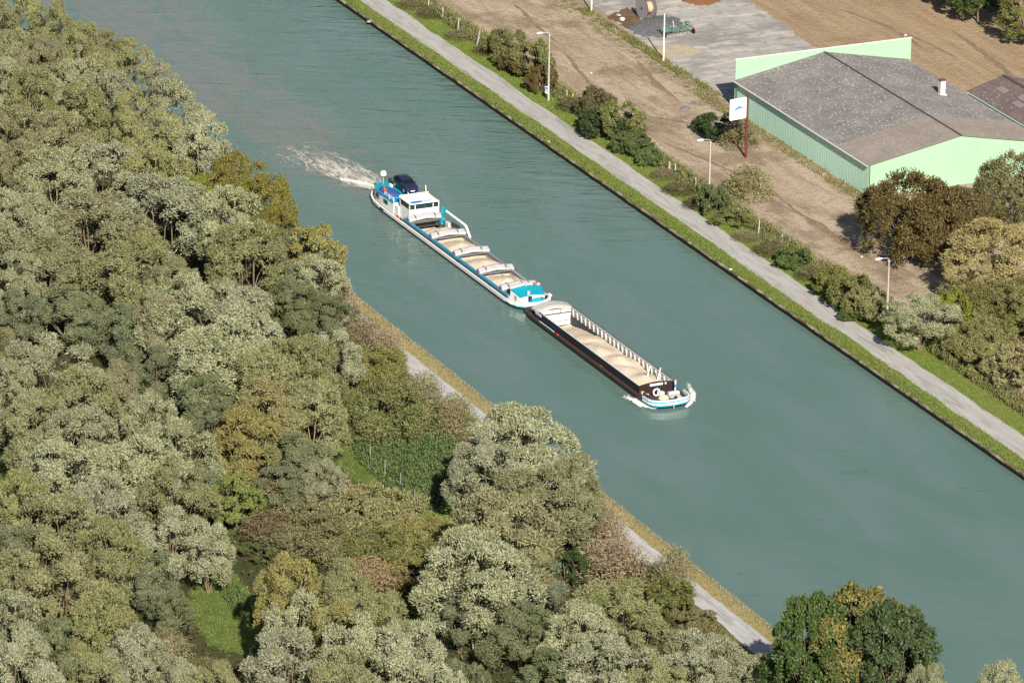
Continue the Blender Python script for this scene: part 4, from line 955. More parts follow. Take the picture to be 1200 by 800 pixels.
for s_ in range(3):
    W, H = 5, 4.2; rs = np.random.RandomState(70+s_); n = 3000
    d = unit(rs.normal(size=(n, 3))+np.array([0, 0, .6])); d[:, 2] = np.abs(d[:, 2]); rr = rs.uniform(.45, 1.0, (n, 1))**.6
    p = d*rr*np.array([W*.5, W*.5, H])+rs.normal(size=(n, 3))*.15
    me = fast_mesh('crown', leaves(rs, p, unit(rs.normal(size=(n, 3))+d*.4), .34, .075), n, L['twig'])
    KIND.setdefault('twiggy', []).append((me, twig_mesh('stems', 70+s_, W, H, 90, M['bark_pale']), W, H))

_rg = random.Random(77); _mesh_cache = {}
def plant(name, knd, mat, base, W, H, label, cat, group=None, variant=None, rz=None):
    """one tree or bush: an Empty at its foot with crown and trunk (meshes shared between plants of a kind)"""
    vs = KIND[knd]; k = (variant if variant is not None else _rg.randrange(len(vs))) % len(vs); cm, tm, w0, h0 = vs[k]
    if (knd, k, mat) not in _mesh_cache:
        c2 = cm.copy(); c2.materials.clear(); c2.materials.append(L[mat]); _mesh_cache[(knd, k, mat)] = c2
    root = empty(name, (base[0], base[1], 0), _rg.uniform(0, 6.28) if rz is None else rz); tag(root, label, cat, group)
    sx, sz = W/w0, H/h0
    for nm, me in (('crown' if cat == 'tree' else 'foliage', _mesh_cache[(knd, k, mat)]), ('trunk' if cat == 'tree' else 'stems', tm)):
        o = bpy.data.objects.new(nm, me); C.objects.link(o); o.parent = root; o.scale = (sx, sx, sz)
        if cat == 'tree' and nm == 'crown':      # narrow crowns keep their round shape and ride high on the trunk
            sc = min(sz, max(.55, 1.38*sx)); o.scale = (sx, sx, sc); o.location = (0, 0, H-h0*sc)
    return root
def tree_at(px, py, wpx, H, knd, mat, label, name='willow_tree', cat='tree', group='trees of the near bank wood', variant=None):
    """crown top seen at (px, py), crown wpx wide in the photograph, H metres tall"""
    p = at(px, py, H*.93); W = wpx/ppm(p); return plant(name, knd, mat, p, W, H, label, cat, group, variant)
def bush_at(px, py, wpx, hpx, knd, mat, label, name='bush', group='bushes', variant=None):
    """foot of the bush seen at (px, py), size in pixels of the photograph"""
    p = at(px, py, 0); k = ppm(p); p = p+Vector((EU.y, EV.y, 0))*wpx/k*(.33 if p.y > 0 else 0); knd = 'widebush' if knd == 'bush' and wpx/k > 7.2 else knd; return plant(name, knd, mat, p, wpx/k, max(.6, hpx/k/.94-.33*wpx/k*(.55 if p.y > 0 else .4)), label, 'bush', group, variant)

# the wood on the near bank, far end first
WOOD = [
 (28, -2, 46, 14, 'olive', 'olive willow at the far tip of the wood by the water, upper left corner'),
 (-4, 8, 44, 14, 'olive', 'olive willow cut by the left frame edge at the very top'),
 (62, 11, 46, 14, 'olive', 'olive willow with a rounded top, second along the water from the upper left corner'),
 (98, 33, 42, 14, 'olive', 'small topped olive willow at the water, third from the upper left corner'),
 (124, 44, 38, 14.8, 'gold', 'yellowish willow at the water between two greyer crowns near the upper left'),
 (152, 57, 52, 15.3, 'olive', 'grey olive willow with a flat broad top at the water, upper left'),
 (190, 82, 34, 15.8, 'silver', 'small pale crown standing out over the water on the upper left shore'),
 (202, 104, 64, 15, 'silver', 'pale broad willow at the water just above the largest shore crown'),
 (234, 142, 62, 15, 'silver', 'large pale willow leaning over the water just above the orange leaved trees'),
 (196, 140, 70, 14.5, 'olive', 'olive willow beside the two bare trunks, below the upper shore crowns'),
 (48, 52, 56, 13.5, 'tan', 'tan willow with a tall oval top behind the upper left shore trees'),
 (14, 42, 50, 13.5, 'olive', 'olive willow near the left edge below the corner trees'),
 (6, 76, 52, 13.5, 'silver', 'pale willow at the left edge above the reddish grey crowns'),
 (36, 84, 56, 13.5, 'olive', 'olive willow standing between the tan crown and the reddish grey crowns'),
 (86, 78, 50, 13, 'silver', 'pale narrow willow next to the dark gap in the upper wood'),
 (94, 106, 66, 13, 'olive', 'olive willow immediately right of the dark gap in the upper wood'),
 (116, 66, 58, 13.5, 'olive', 'olive willow below the yellowish shore crown, upper wood'),
 (128, 90, 48, 13.5, 'silver', 'pale small willow in the middle of the upper wood'),
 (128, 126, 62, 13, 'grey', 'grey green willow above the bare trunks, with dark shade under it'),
 (158, 112, 50, 13.5, 'olive', 'olive willow wedged under the pale shore crowns, upper wood'),
 (22, 132, 84, 13, 'tan', 'wide reddish grey willow at the left edge below the upper wood'),
 (70, 138, 70, 13, 'tan', 'reddish grey willow with a ragged right side, right of the widest reddish one'),
 (30, 176, 66, 12.5, 'tan', 'brownish willow at the left, under the reddish grey pair'),
 (62, 184, 88, 13, 'silver', 'broad silvery willow spreading below the reddish grey crowns'),
 (124, 176, 84, 13, 'silver', 'silvery willow with brushed leaves right below the bare trunks'),
 (178, 180, 60, 12.5, 'olive', 'olive willow between the silvery crowns and the orange leaved tree'),
 (190, 214, 104, 13, 'silver', 'silver blue willow sloping towards the orange leaved trees'),
 (110, 236, 108, 12.5, 'tan', 'tan umbrella shaped willow on a pale forked trunk in the left wood'),
 (40, 241, 76, 12, 'silver', 'silvery willow left of the tan umbrella crown'),
 (6, 226, 58, 12.5, 'silver', 'silver crown cut by the left frame edge above a dark hollow'),
 (270, 226, 74, 13, 'silver', 'pale willow directly left of the orange leaved trees'),
 (290, 268, 80, 12.5, 'olive', 'olive grey willow below the pale one beside the orange leaved trees'),
 (330, 279, 62, 10.5, 'grey', 'blue green willow in front of the last orange leaved tree'),
 (374, 306, 62, 9, 'silver', 'silvery willow hanging over the water past the orange leaved trees'),
 (350, 312, 72, 10.5, 'grey', 'grey crown between the blue green and the silvery shore willow'),
 (172, 282, 62, 12, 'olive', 'olive willow with pale bare limbs right of the tan umbrella crown'),
 (64, 286, 88, 12, 'olive', 'dull olive willow with bare pale limbs under the tan umbrella crown'),
 (148, 298, 104, 12.5, 'olive', 'large dull olive willow in the middle of the left wood'),
 (200, 310, 60, 11.5, 'olive', 'small olive willow above the big silver dome'),
 (20, 300, 62, 12, 'silver', 'silver green willow at the left edge beside dark hollows'),
 (18, 348, 66, 11.5, 'grey', 'grey willow at the left edge under the silver green one'),
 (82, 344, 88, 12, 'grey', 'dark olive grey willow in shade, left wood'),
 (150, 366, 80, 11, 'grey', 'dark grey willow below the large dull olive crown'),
 (190, 352, 54, 11, 'tan', 'small brownish willow at the left foot of the big silver dome'),
 (234, 332, 110, 13, 'silver', 'big silver dome shaped willow in the centre of the left wood'),
 (290, 344, 72, 12.5, 'silver', 'silver willow joined to the right of the big silver dome'),
 (258, 386, 110, 12.5, 'silver', 'silver willow under the big silver dome'),
 (346, 336, 72, 11, 'grey', 'grey willow with dark gaps right of the big silver dome'),
 (384, 350, 62, 9.5, 'grey', 'grey green willow at the top of the twiggy towpath scrub'),
 (392, 392, 52, 9, 'silver', 'narrow silver willow behind the golden dome, beside the brown scrub'),
 (362, 404, 80, 13, 'olive', 'golden grey willow with a high rounded top, right edge of the left wood'),
 (318, 408, 80, 12.5, 'olive', 'golden grey willow with many small billows next to the right edge of the wood'),
 (314, 456, 82, 11.5, 'gold', 'golden lower willow under the golden grey pair'),
 (364, 456, 76, 11.5, 'olive', 'golden grey willow low at the right edge above the bright grass lane'),
 (62, 404, 112, 13, 'silver', 'pale cream willow with the widest sunlit dome at the left'),
 (16, 432, 56, 11.5, 'silver', 'pale willow at the left of the widest sunlit dome'),
 (98, 440, 72, 12, 'olive', 'olive cream willow under the right side of the widest sunlit dome'),
 (40, 470, 74, 11, 'olive', 'cream willow with bare pale boughs near the left edge grass'),
 (90, 484, 78, 11.5, 'silver', 'cream willow with small billows below the widest sunlit dome'),
 (4, 392, 50, 10, 'gold', 'yellow green crown at the left frame edge'),
 (186, 414, 78, 12, 'grey', 'dark silver willow right of the widest sunlit dome'),
 (138, 430, 50, 11, 'tan', 'brownish thin willow between the widest sunlit dome and the dark silver one'),
 (174, 470, 66, 11.5, 'silver', 'pale topped willow below the dark silver one'),
 (240, 442, 70, 11.5, 'grey', 'grey green willow beneath the big silver dome'),
 (256, 478, 64, 11, 'grey', 'shaded grey willow left of the golden lower willow'),
 (206, 500, 84, 12, 'silver', 'large pale willow facing the sun in the middle of the left wood'),
 (154, 524, 98, 12, 'silver', 'wide cream willow left of the large sun facing one'),
 (72, 526, 92, 11.5, 'silver', 'cream willow with grey hollows near the left grass patch'),
 (16, 560, 70, 11, 'olive', 'olive cream willow at the left edge below the grass patch'),
 (208, 546, 76, 11.5, 'olive', 'cream willow under the large sun facing one'),
 (286, 490, 78, 10.5, 'gold', 'yellow olive willow in front of the shaded grey ones'),
 (350, 516, 82, 11, 'grey', 'olive grey willow at the lower right corner of the left wood'),
 (380, 545, 44, 7.5, 'silver', 'low silver crown beside the bright grass lane'),
 (236, 556, 70, 9, 'grey', 'dull green low willow in shade below the yellow olive one'),
 (330, 550, 64, 9, 'grey', 'shaded low crown above the brown scrub'),
 (70, 588, 92, 11.5, 'olive', 'cream willow with wide billows in the lower left'),
 (118, 566, 72, 11, 'silver', 'pale willow behind the wide billowed one, lower left'),
 (18, 622, 72, 11, 'grey', 'dark green grey willow at the left edge, lower left'),
 (130, 618, 78, 11, 'olive', 'olive willow with dark hollows under it, lower left'),
 (54, 640, 84, 10.5, 'olive', 'olive cream willow low at the left'),
 (204, 606, 78, 10.5, 'silver', 'cream willow above the bright clearing'),
 (244, 618, 52, 8.5, 'silver', 'palest willow hanging over the bright clearing'),
 (170, 650, 76, 10, 'grey', 'shaded willow with dead pale limbs left of the bright clearing'),
 (200, 696, 50, 8, 'grey', 'low dull silver willow at the corner of the bright clearing'),
 (72, 668, 92, 12, 'tan', 'brown grey pale willow with a broad round top, lower left'),
 (12, 700, 72, 12, 'silver', 'silver willow in the lower left corner above the frame'),
 (120, 700, 72, 12, 'olive', 'cream willow between the brown grey and the bluish lower crown'),
 (70, 730, 70, 12, 'grey', 'grey willow under the brown grey broad one, bottom left'),
 (160, 744, 66, 11, 'silver', 'bluish silver willow in the bottom left'),
 (28, 752, 72, 12.5, 'silver', 'silver willow on the bottom edge at the left corner'),
 (112, 776, 72, 12, 'olive', 'cream willow on the bottom edge, near the left corner'),
 (206, 776, 50, 11, 'silver', 'small bluish crown on the bottom edge'),
 (254, 786, 56, 12, 'olive', 'yellowish cream crown on the bottom edge before the shadowed gap'),
 (342, 660, 70, 14, 'gold', 'golden cream willow right of the bright clearing'),
 (354, 704, 66, 13.5, 'silver', 'silver blue willow under the golden cream one'),
 (336, 748, 92, 13, 'silver', 'silver willow on the bottom edge below the clearing'),
 (404, 667, 66, 14, 'olive', 'rounded cream willow in front of the brown scrub'),
 (396, 712, 62, 13, 'gold', 'golden cream crown between two silver ones, bottom centre left'),
 (448, 706, 66, 13, 'olive', 'cream willow on the right shoulder of the bottom centre group'),
 (432, 732, 98, 14, 'silver', 'large cream silver willow at the bottom edge, left of centre'),
 (486, 742, 84, 13.5, 'silver', 'silver willow at the bottom edge beside the tall trunked one'),
 (400, 772, 80, 13.5, 'olive', 'olive cream willow on the bottom edge in the centre left'),
 (540, 780, 66, 11, 'grey', 'dark low crown on the bottom edge below the tall trunked willow'),
 (614, 489, 118, 13.5, 'silver', 'largest sunlit silver willow standing alone by the towpath'),
 (574, 520, 78, 12, 'silver', 'silver willow on the left shoulder of the largest sunlit one'),
 (674, 540, 58, 11.5, 'olive', 'olive silver willow on the right shoulder of the largest sunlit one'),
 (626, 556, 92, 10.5, 'olive', 'olive willow under the largest sunlit one'),
 (592, 590, 116, 14, 'tan', 'tan silver willow with a broad top below the largest sunlit one'),
 (560, 634, 112, 14, 'silver', 'tall silver grey willow with pale bare trunks showing'),
 (618, 640, 92, 13, 'grey', 'grey willow behind the right side of the bare trunked one'),
 (540, 690, 76, 11, 'grey', 'shaded grey crown at the left foot of the bare trunked willow'),
 (612, 716, 84, 11, 'grey', 'shaded grey crown at the right foot of the bare trunked willow'),
 (725, 688, 88, 9.5, 'olive', 'cream willow beside the lower towpath under the bare bush'),
 (684, 716, 74, 10.5, 'silver', 'silver cream willow left of the lower towpath group'),
 (762, 732, 78, 9.5, 'olive', 'olive cream willow closest to the lower towpath'),
 (716, 756, 96, 11, 'silver', 'wide silver cream willow on the bottom edge below the towpath group'),
 (650, 768, 84, 11, 'grey', 'grey cream crown on the bottom edge right of the bare trunked willow'),
 (826, 750, 88, 9, 'silver', 'silver speckled willow at the bottom edge under the lower towpath'),
 (878, 772, 70, 8, 'silver', 'small silver willow at the bottom edge beside the dark maple'),
 (776, 782, 72, 10, 'olive', 'olive speckled crown on the bottom edge between two silver ones'),
 (958, 762, 74, 9, 'silver', 'pale willow in front of the dark maple on the bottom edge'),
 (1010, 782, 54, 10.5, 'silver', 'small pale crown under the yellowing maple'),
 (1090, 790, 44, 15.5, 'silver', 'tip of a pale crown at the bottom edge right of the maples'),
 (1170, 789, 52, 20.2, 'silver', 'tip of a pale crown near the bottom right corner'),
]
for i, (px, py, w_, H, mt, lb) in enumerate(WOOD):
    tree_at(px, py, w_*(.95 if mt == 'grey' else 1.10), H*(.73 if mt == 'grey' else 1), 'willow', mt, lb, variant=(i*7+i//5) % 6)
for px, py, w_, H, mt, lb in [
 (276, 190, 66, 12, 'autumn', 'orange brown leaved tree highest on the shore beside the water'),
 (308, 214, 62, 11.5, 'autumn', 'orange leaved tree in the middle of the three by the water'),
 (322, 252, 56, 10, 'autumn', 'orange green tree lowest of the three by the water'),
 (366, 272, 58, 9.6, 'gold', 'yellow olive tree on the shore below the orange leaved trees'),
 (226, 212, 40, 11, 'lime', 'bright green small tree between silver willow and orange leaved trees'),
 (276, 560, 56, 7, 'lime', 'small yellow green tree at the edge of the brown scrub'),
 (954, 712, 92, 17, 'maple', 'dark green maple at the water beside the end of the towpath'),
 (1006, 702, 106, 17.5, 'mapley', 'yellowing maple in the middle of the bottom right group'),
 (1048, 722, 92, 17.7, 'maple', 'dark green maple on the right of the yellowing one')]:
    tree_at(px, py, w_*1.05, H, 'maple' if 'maple' in lb else 'hawthorn' if mt == 'autumn' else 'broad', mt, lb, 'maple_tree' if 'maple' in lb else 'broadleaf_tree', group='broadleaf trees of the near bank')

# scrub between the wood and the near towpath
for px, py, w_, h_, kd, mt, lb in [
 (446, 508, 104, 62, 'bush', 'hedge', 'big rounded dark green bush above the nettle bed'),
 (412, 520, 44, 26, 'bush', 'green', 'bright green low bush at the head of the fenced lane'),
 (424, 412, 62, 52, 'twiggy', 'brown', 'brown twiggy bush at the top of the near towpath'),
 (452, 424, 54, 48, 'twiggy', 'twig', 'grey brown twiggy bush overhanging the near towpath'),
 (398, 378, 54, 50, 'twiggy', 'twig', 'tan twiggy scrub beside the silver shore willow'),
 (440, 444, 70, 40, 'bush', 'brown', 'brown leafy bush behind the big rounded dark green one'),
 (412, 446, 50, 40, 'twiggy', 'brown', 'brown scrub between the wood and the dark green bush'),
 (456, 448, 36, 26, 'bush', 'hedge', 'small green bush next to the near towpath gravel'),
 (494, 488, 66, 62, 'twiggy', 'tan', 'pale stemmed leafless willow bush by the near towpath'),
 (534, 510, 56, 58, 'twiggy', 'gold', 'yellowish stemmed willow bush next to the towpath curve'),
 (552, 520, 36, 24, 'twiggy', 'tan', 'low tan bush at the edge of the nettle bed'),
 (340, 606, 120, 66, 'twiggy', 'brown', 'brown scrub bush above the bright clearing, left one'),
 (434, 624, 118, 60, 'bush', 'gold', 'large yellow olive bush in the middle of the scrub'),
 (376, 588, 90, 50, 'twiggy', 'twig', 'reddish grey twiggy bush behind the yellow olive one'),
 (318, 640, 96, 52, 'twiggy', 'rusty', 'dark russet scrub beside the clearing'),
 (378, 652, 108, 54, 'bush', 'brown', 'brown olive bush in the lower scrub'),
 (452, 662, 96, 48, 'bush', 'hedge', 'green olive bush right in the lower scrub'),
 (430, 690, 90, 46, 'twiggy', 'twig', 'grey twiggy bush at the bottom of the scrub'),
 (494, 650, 76, 48, 'bush', 'gold', 'yellow olive bush at the right of the scrub'),
 (508, 628, 54, 32, 'bush', 'lime', 'bright lime bush at the corner of the nettle bed'),
 (470, 618, 62, 36, 'bush', 'brown', 'brown green bush along the fenced lane'),
 (500, 688, 72, 44, 'bush', 'brown', 'brown bush in the shadow of the tall trunked willow'),
 (300, 604, 48, 34, 'bush', 'lime', 'yellow green bush at the left end of the scrub'),
 (306, 656, 44, 26, 'bush', 'green', 'green nettle bush along the bright clearing'),
 (684, 612, 56, 62, 'twiggy', 'brown', 'brown bush right of the largest sunlit willow'),
 (708, 640, 62, 58, 'twiggy', 'twig', 'bare grey bush halfway along the lower towpath'),
 (718, 680, 106, 62, 'twiggy', 'twig', 'wide bare bush with a pale forked stem beside the lower towpath'),
 (672, 636, 44, 44, 'bush', 'green', 'green leafy bush in the shade of the largest sunlit willow'),
 (664, 684, 44, 44, 'bush', 'dgreen', 'dark green bush left of the wide bare one'),
 (788, 700, 58, 70, 'twiggy', 'tan', 'upright yellow brown bush standing over the towpath'),
 (770, 690, 50, 36, 'twiggy', 'brown', 'low brown bush at the foot of the upright towpath one'),
 (784, 718, 52, 44, 'bush', 'hedge', 'olive green bush under the upright towpath one'),
 (816, 736, 44, 24, 'bush', 'brown', 'low brown green bush on the verge of the lower towpath'),
 (196, 778, 66, 50, 'twiggy', 'tan', 'tan dead bush at the bottom left'),
 (236, 786, 60, 20, 'twiggy', 'brown', 'brown bush below the bright clearing'),
]:
    bush_at(px, py, w_, h_, kd, mt, lb, group='scrub bushes of the near bank')

# far bank: hedge line by the towpath, bushes and trees round the shed
for px, py, w_, h_, kd, mt, lb in [
 (484, 12, 44, 22, 'twiggy', 'brown', 'brown scrub at the top end of the far fence'),
 (506, 22, 44, 18, 'bush', 'purple', 'reddish brown low scrub among the first fence posts'),
 (540, 48, 44, 18, 'twiggy', 'brown', 'brown weeds between two leaning fence posts'),
 (572, 66, 40, 24, 'bush', 'purple', 'dark reddish bush just below the last leaning post'),
 (592, 74, 46, 40, 'bush', 'hedge', 'olive bush with an orange tinge up the far hedge'),
 (612, 92, 46, 36, 'bush', 'rusty', 'brown bush between the two olive ones of the far hedge'),
 (622, 96, 44, 50, 'bush', 'hedge', 'tall olive bush left of the lamp post with the blue sign'),
 (634, 112, 34, 36, 'bush', 'rusty', 'dark brown bush at the foot of the lamp post with the blue sign'),
 (672, 132, 46, 26, 'bush', 'purple', 'reddish brown bush right of the lamp post with the blue sign'),
 (698, 142, 44, 42, 'bush', 'purple', 'purple brown bush of the far hedge with a ragged top'),
 (708, 166, 60, 38, 'bush', 'dgreen', 'dark green bush in the middle of the far hedge'),
 (728, 168, 52, 50, 'bush', 'hedge', 'yellowish green bush of the far hedge'),
 (742, 186, 38, 34, 'bush', 'green', 'green bush right end of the middle hedge clump'),
 (762, 198, 24, 26, 'bush', 'green', 'small round green bush alone on the field edge'),
 (778, 212, 36, 20, 'bush', 'brown', 'brown scrub under the small round green bush'),
 (796, 230, 44, 24, 'bush', 'purple', 'reddish brown scrub near the pair of white posts'),
 (818, 246, 40, 22, 'bush', 'rusty', 'dark russet scrub before the middle lamp post'),
 (836, 256, 34, 40, 'bush', 'green', 'green climbing bush round the middle lamp post'),
 (856, 268, 40, 22, 'bush', 'hedge', 'olive scrub right of the middle lamp post'),
 (876, 284, 40, 18, 'bush', 'brown', 'brown green scrub between two grey fence posts'),
 (904, 302, 48, 28, 'bush', 'purple', 'purplish scrub under the short fence posts'),
 (928, 318, 40, 30, 'bush', 'green', 'green bush beside the purplish scrub'),
 (950, 330, 40, 26, 'bush', 'purple', 'reddish bush before the long hedge clump'),
 (974, 352, 46, 42, 'bush', 'hedge', 'olive bush, first of the long hedge clump'),
 (998, 370, 50, 50, 'bush', 'hedge', 'olive bush, middle of the long hedge clump'),
 (1020, 382, 48, 48, 'bush', 'brown', 'brown green bush, last of the long hedge clump'),
 (1008, 379, 40, 24, 'bush', 'green', 'low green bush in front of the long hedge clump'),
 (878, 238, 64, 50, 'twiggy', 'gold', 'yellow olive bush spreading alone on the brown field'),
 (856, 236, 40, 26, 'twiggy', 'brown', 'brown low bush at the left of the yellow one on the field'),
 (846, 168, 56, 36, 'bush', 'dgreen', 'dark bush behind the white sign'),
 (866, 176, 52, 40, 'twiggy', 'brown', 'straggling olive bush at the foot of the red pole'),
 (1098, 408, 36, 18, 'bush', 'dgreen', 'dark green low bush under the round silver tree'),
 (1118, 400, 36, 60, 'bush', 'lime', 'yellow green bush behind the round silver tree'),
 (1060, 296, 40, 44, 'bush', 'lime', 'bright green bush at the front of the dark russet thorn'),
 (1142, 372, 100, 56, 'twiggy', 'brown', 'brown olive thicket right of the last lamp post'),
 (1172, 392, 90, 60, 'bush', 'brown', 'olive brown bush in the right hand thicket'),
 (1148, 424, 78, 50, 'bush', 'brown', 'brown bush with yellow leaves over the right hand verge'),
 (1160, 446, 60, 44, 'bush', 'gold', 'yellow bush lowest over the right hand verge'),
 (1192, 462, 60, 56, 'bush', 'gold', 'golden bush at the right frame edge by the towpath'),
 (1128, 428, 44, 30, 'bush', 'hedge', 'dark olive bush at the left foot of the right hand thicket'),
 (1196, 420, 60, 60, 'bush', 'hedge', 'green bush at the right frame edge behind the golden one'),
]:
    low = h_ <= 28 and mt in ('purple', 'brown', 'rusty')
    bush_at(px, py, w_, h_*(.8 if low else 1), 'twiggy' if low else kd, mt, lb, group='bushes along the far bank')
def far_tree(px, py, wpx, H, kd, mt, lb, name, group='trees of the far bank', variant=None):
    p = at(px, py, 0); return plant(name, kd, mat=mt, base=p, W=wpx/ppm(p), H=H, label=lb, cat='tree', group=group, variant=variant)
far_tree(1066, 302, 124, 11.0, 'hawthorn', 'rusty', 'dark russet thorn tree in front of the shed gable', 'hawthorn_tree', variant=0)
far_tree(1116, 308, 100, 9.6, 'hawthorn', 'rusty', 'dark twiggy thorn tree right of the first one before the shed gable', 'hawthorn_tree', variant=1)
far_tree(1190, 262, 84, 9.5, 'hawthorn', 'brown', 'thin olive tree at the right frame edge beside the shed gable', 'broadleaf_tree', variant=1)
far_tree(1168, 352, 108, 10.6, 'willow', 'goldw', 'golden willow at the right frame edge in front of the shed', 'willow_tree', variant=1)
far_tree(1136, 356, 60, 7.0, 'willow', 'goldw', 'smaller golden willow left of the big golden one', 'willow_tree', variant=2)
far_tree(1204, 392, 90, 7.5, 'willow', 'brown', 'olive brown tree under the golden willow at the right edge', 'willow_tree', variant=3)
far_tree(1078, 410, 74, 7.4, 'willow', 'silver', 'round silver tree beside the last lamp post on the far towpath', 'willow_tree', variant=4)
far_tree(1128, 12, 60, 9.0, 'broad', 'dgreen', 'dark green tree in the far upper right row beside the green one', 'broadleaf_tree', variant=0)
far_tree(1146, 26, 64, 10.0, 'broad', 'green', 'mid green broad tree in the upper right corner row', 'broadleaf_tree', variant=1)
far_tree(1094, -2, 56, 8.0, 'broad', 'dgreen', 'dark tree at the left end of the upper right row', 'broadleaf_tree', variant=1)
far_tree(1068, -10, 50, 8.0, 'broad', 'dgreen', 'dark tree half out of the top frame edge beyond the warm field', 'broadleaf_tree', variant=0)
far_tree(1178, 28, 60, 10.5, 'broad', 'dgreen', 'dark tree between the green one and the pointed one', 'broadleaf_tree', variant=0)
far_tree(1200, 52, 60, 12.0, 'conifer', 'hedge', 'pointed green tree at the upper right frame edge', 'conifer_tree')

# ------------------------------------------------------------------ grass, weeds, nettles, undergrowth (uncountable)
def inside(px, poly):
    x, y = px[:, 0], px[:, 1]; r = np.zeros(len(x), bool); n = len(poly)
    for i in range(n):
        x1, y1 = poly[i][:2]; x2, y2 = poly[(i+1) % n][:2]
        c = ((y1 > y) != (y2 > y)) & (x < (x2-x1)*(y-y1)/((y2-y1) if y2 != y1 else 1e-9)+x1); r ^= c
    return r
def scatter(name, seed, n, region, ln, wd, mat, hmax, up=.8, z0=0.0, mask=None, clump=None):
    """thin blades over a rectangle (u0, u1, v0, v1) or a polygon of ground points"""
    rs = np.random.RandomState(seed)
    if len(region) == 4 and not hasattr(region[0], '__len__'): u0, u1, v0, v1 = region
    else:
        u0, u1 = min(p[0] for p in region), max(p[0] for p in region); v0, v1 = min(p[1] for p in region), max(p[1] for p in region)
    p = np.stack([rs.uniform(u0, u1, n), rs.uniform(v0, v1, n)], 1)
    if hasattr(region[0], '__len__'): p = p[inside(p, region)]
    if mask is not None: p = p[mask(p, rs)]
    n = len(p)
    if clump:
        f = np.sin(p[:, 0]*clump+np.sin(p[:, 1]*clump*1.7)*2)*np.sin(p[:, 1]*clump*1.3+np.sin(p[:, 0]*clump*.6)*2)
        k = rs.uniform(-1, 1, n) < f+.25; p = p[k]; n = len(p)
    z = rs.uniform(0, 1, n)**1.4*hmax
    pts = np.stack([p[:, 0], p[:, 1], z0+z+.05], 1); nrm = unit(rs.normal(size=(n, 3))*.8+np.array([0, 0, .45]))
    me = fast_mesh(name, leaves(rs, pts, nrm, ln, wd, up), n, L[mat]); o = bpy.data.objects.new(name, me); C.objects.link(o); tag(o, kind='stuff'); return o
scatter('canal_verge_grass', 101, 17000, (-165, 75, 37.1, 39.75), .34, .07, 'grass', .12, clump=.9)
scatter('verge_weeds', 102, 6000, (-165, 75, 37.3, 38.6), .4, .09, 'hedge', .25, clump=.6)
scatter('path_verge_grass', 103, 15000, (-165, 75, 43.15, 46.0), .32, .07, 'grass', .1, clump=.8)
scatter('fence_line_weeds', 104, 30000, (-165, 70, 46.6, 49.8), .45, .09, 'brown', .9, clump=.45)
scatter('fence_line_greens', 105, 36000, (-165, 70, 46.3, 49.4), .4, .12, 'hedge', 1.0, clump=.5)
scatter('field_stubble', 106, 16000, (-165, 30, 49, 67), .4, .05, 'drygrass', .06, up=.3, clump=.35)
scatter('shed_side_weeds', 107, 3500, (-84, -30, 65.3, 67.3), .4, .1, 'brown', .3, clump=.6)
scatter('yard_edge_weeds', 108, 4200, (-125, -80, 67.2, 69.0), .4, .12, 'hedge', .35, clump=.5)
scatter('near_bank_dry_grass', 109, 26000, (-40, 110, -13.3, -11.3), .36, .06, 'drygrass', .12, z0=-.12)
scatter('near_verge_weeds', 110, 26000, (-60, 115, -20.8, -17.0), .4, .1, 'brown', .3, clump=.5)
scatter('nettles', 111, 80000, [tuple(p) for p in P2([(400, 500), (440, 470), (520, 470), (572, 500), (580, 545), (560, 600), (520, 640), (500, 612), (455, 575), (415, 540)])], .32, .11, 'reed', .8, up=.55, clump=1.1)
CLEAR = [P2([(222, 670), (262, 655), (294, 690), (315, 748), (288, 770), (244, 758), (220, 722)]), P2([(384, 510), (402, 496), (422, 540), (450, 562), (470, 596), (512, 640), (498, 655), (470, 610), (432, 577), (396, 552)]), P2([(395, 500), (440, 470), (520, 470), (580, 500), (585, 560), (520, 645), (500, 612), (455, 575), (412, 540)]), P2([(690, 690), (735, 680), (745, 705), (730, 725), (695, 720)])]
scatter('undergrowth', 112, 90000, (-170, 125, -100, -19.5), .5, .2, 'under', 1.3, up=.4, mask=lambda p, rs: ~np.any([inside(p, c) for c in CLEAR], axis=0), clump=.5)
scatter('clearing_nettles', 113, 2600, [tuple(p) for p in P2([(244, 682), (262, 672), (288, 700), (305, 730), (285, 730)])], .4, .16, 'green', .6)
for i, pl in enumerate(([(226, 672), (262, 658), (292, 690), (312, 748), (286, 768), (245, 756), (222, 722)], [(388, 510), (402, 498), (420, 540), (448, 562), (462, 590), (505, 625), (520, 660), (498, 655), (470, 610), (432, 575), (398, 552)])):
    scatter('clearing_grass', 114+i, 5000, [tuple(p) for p in P2(pl)], .3, .07, 'grass', .1)

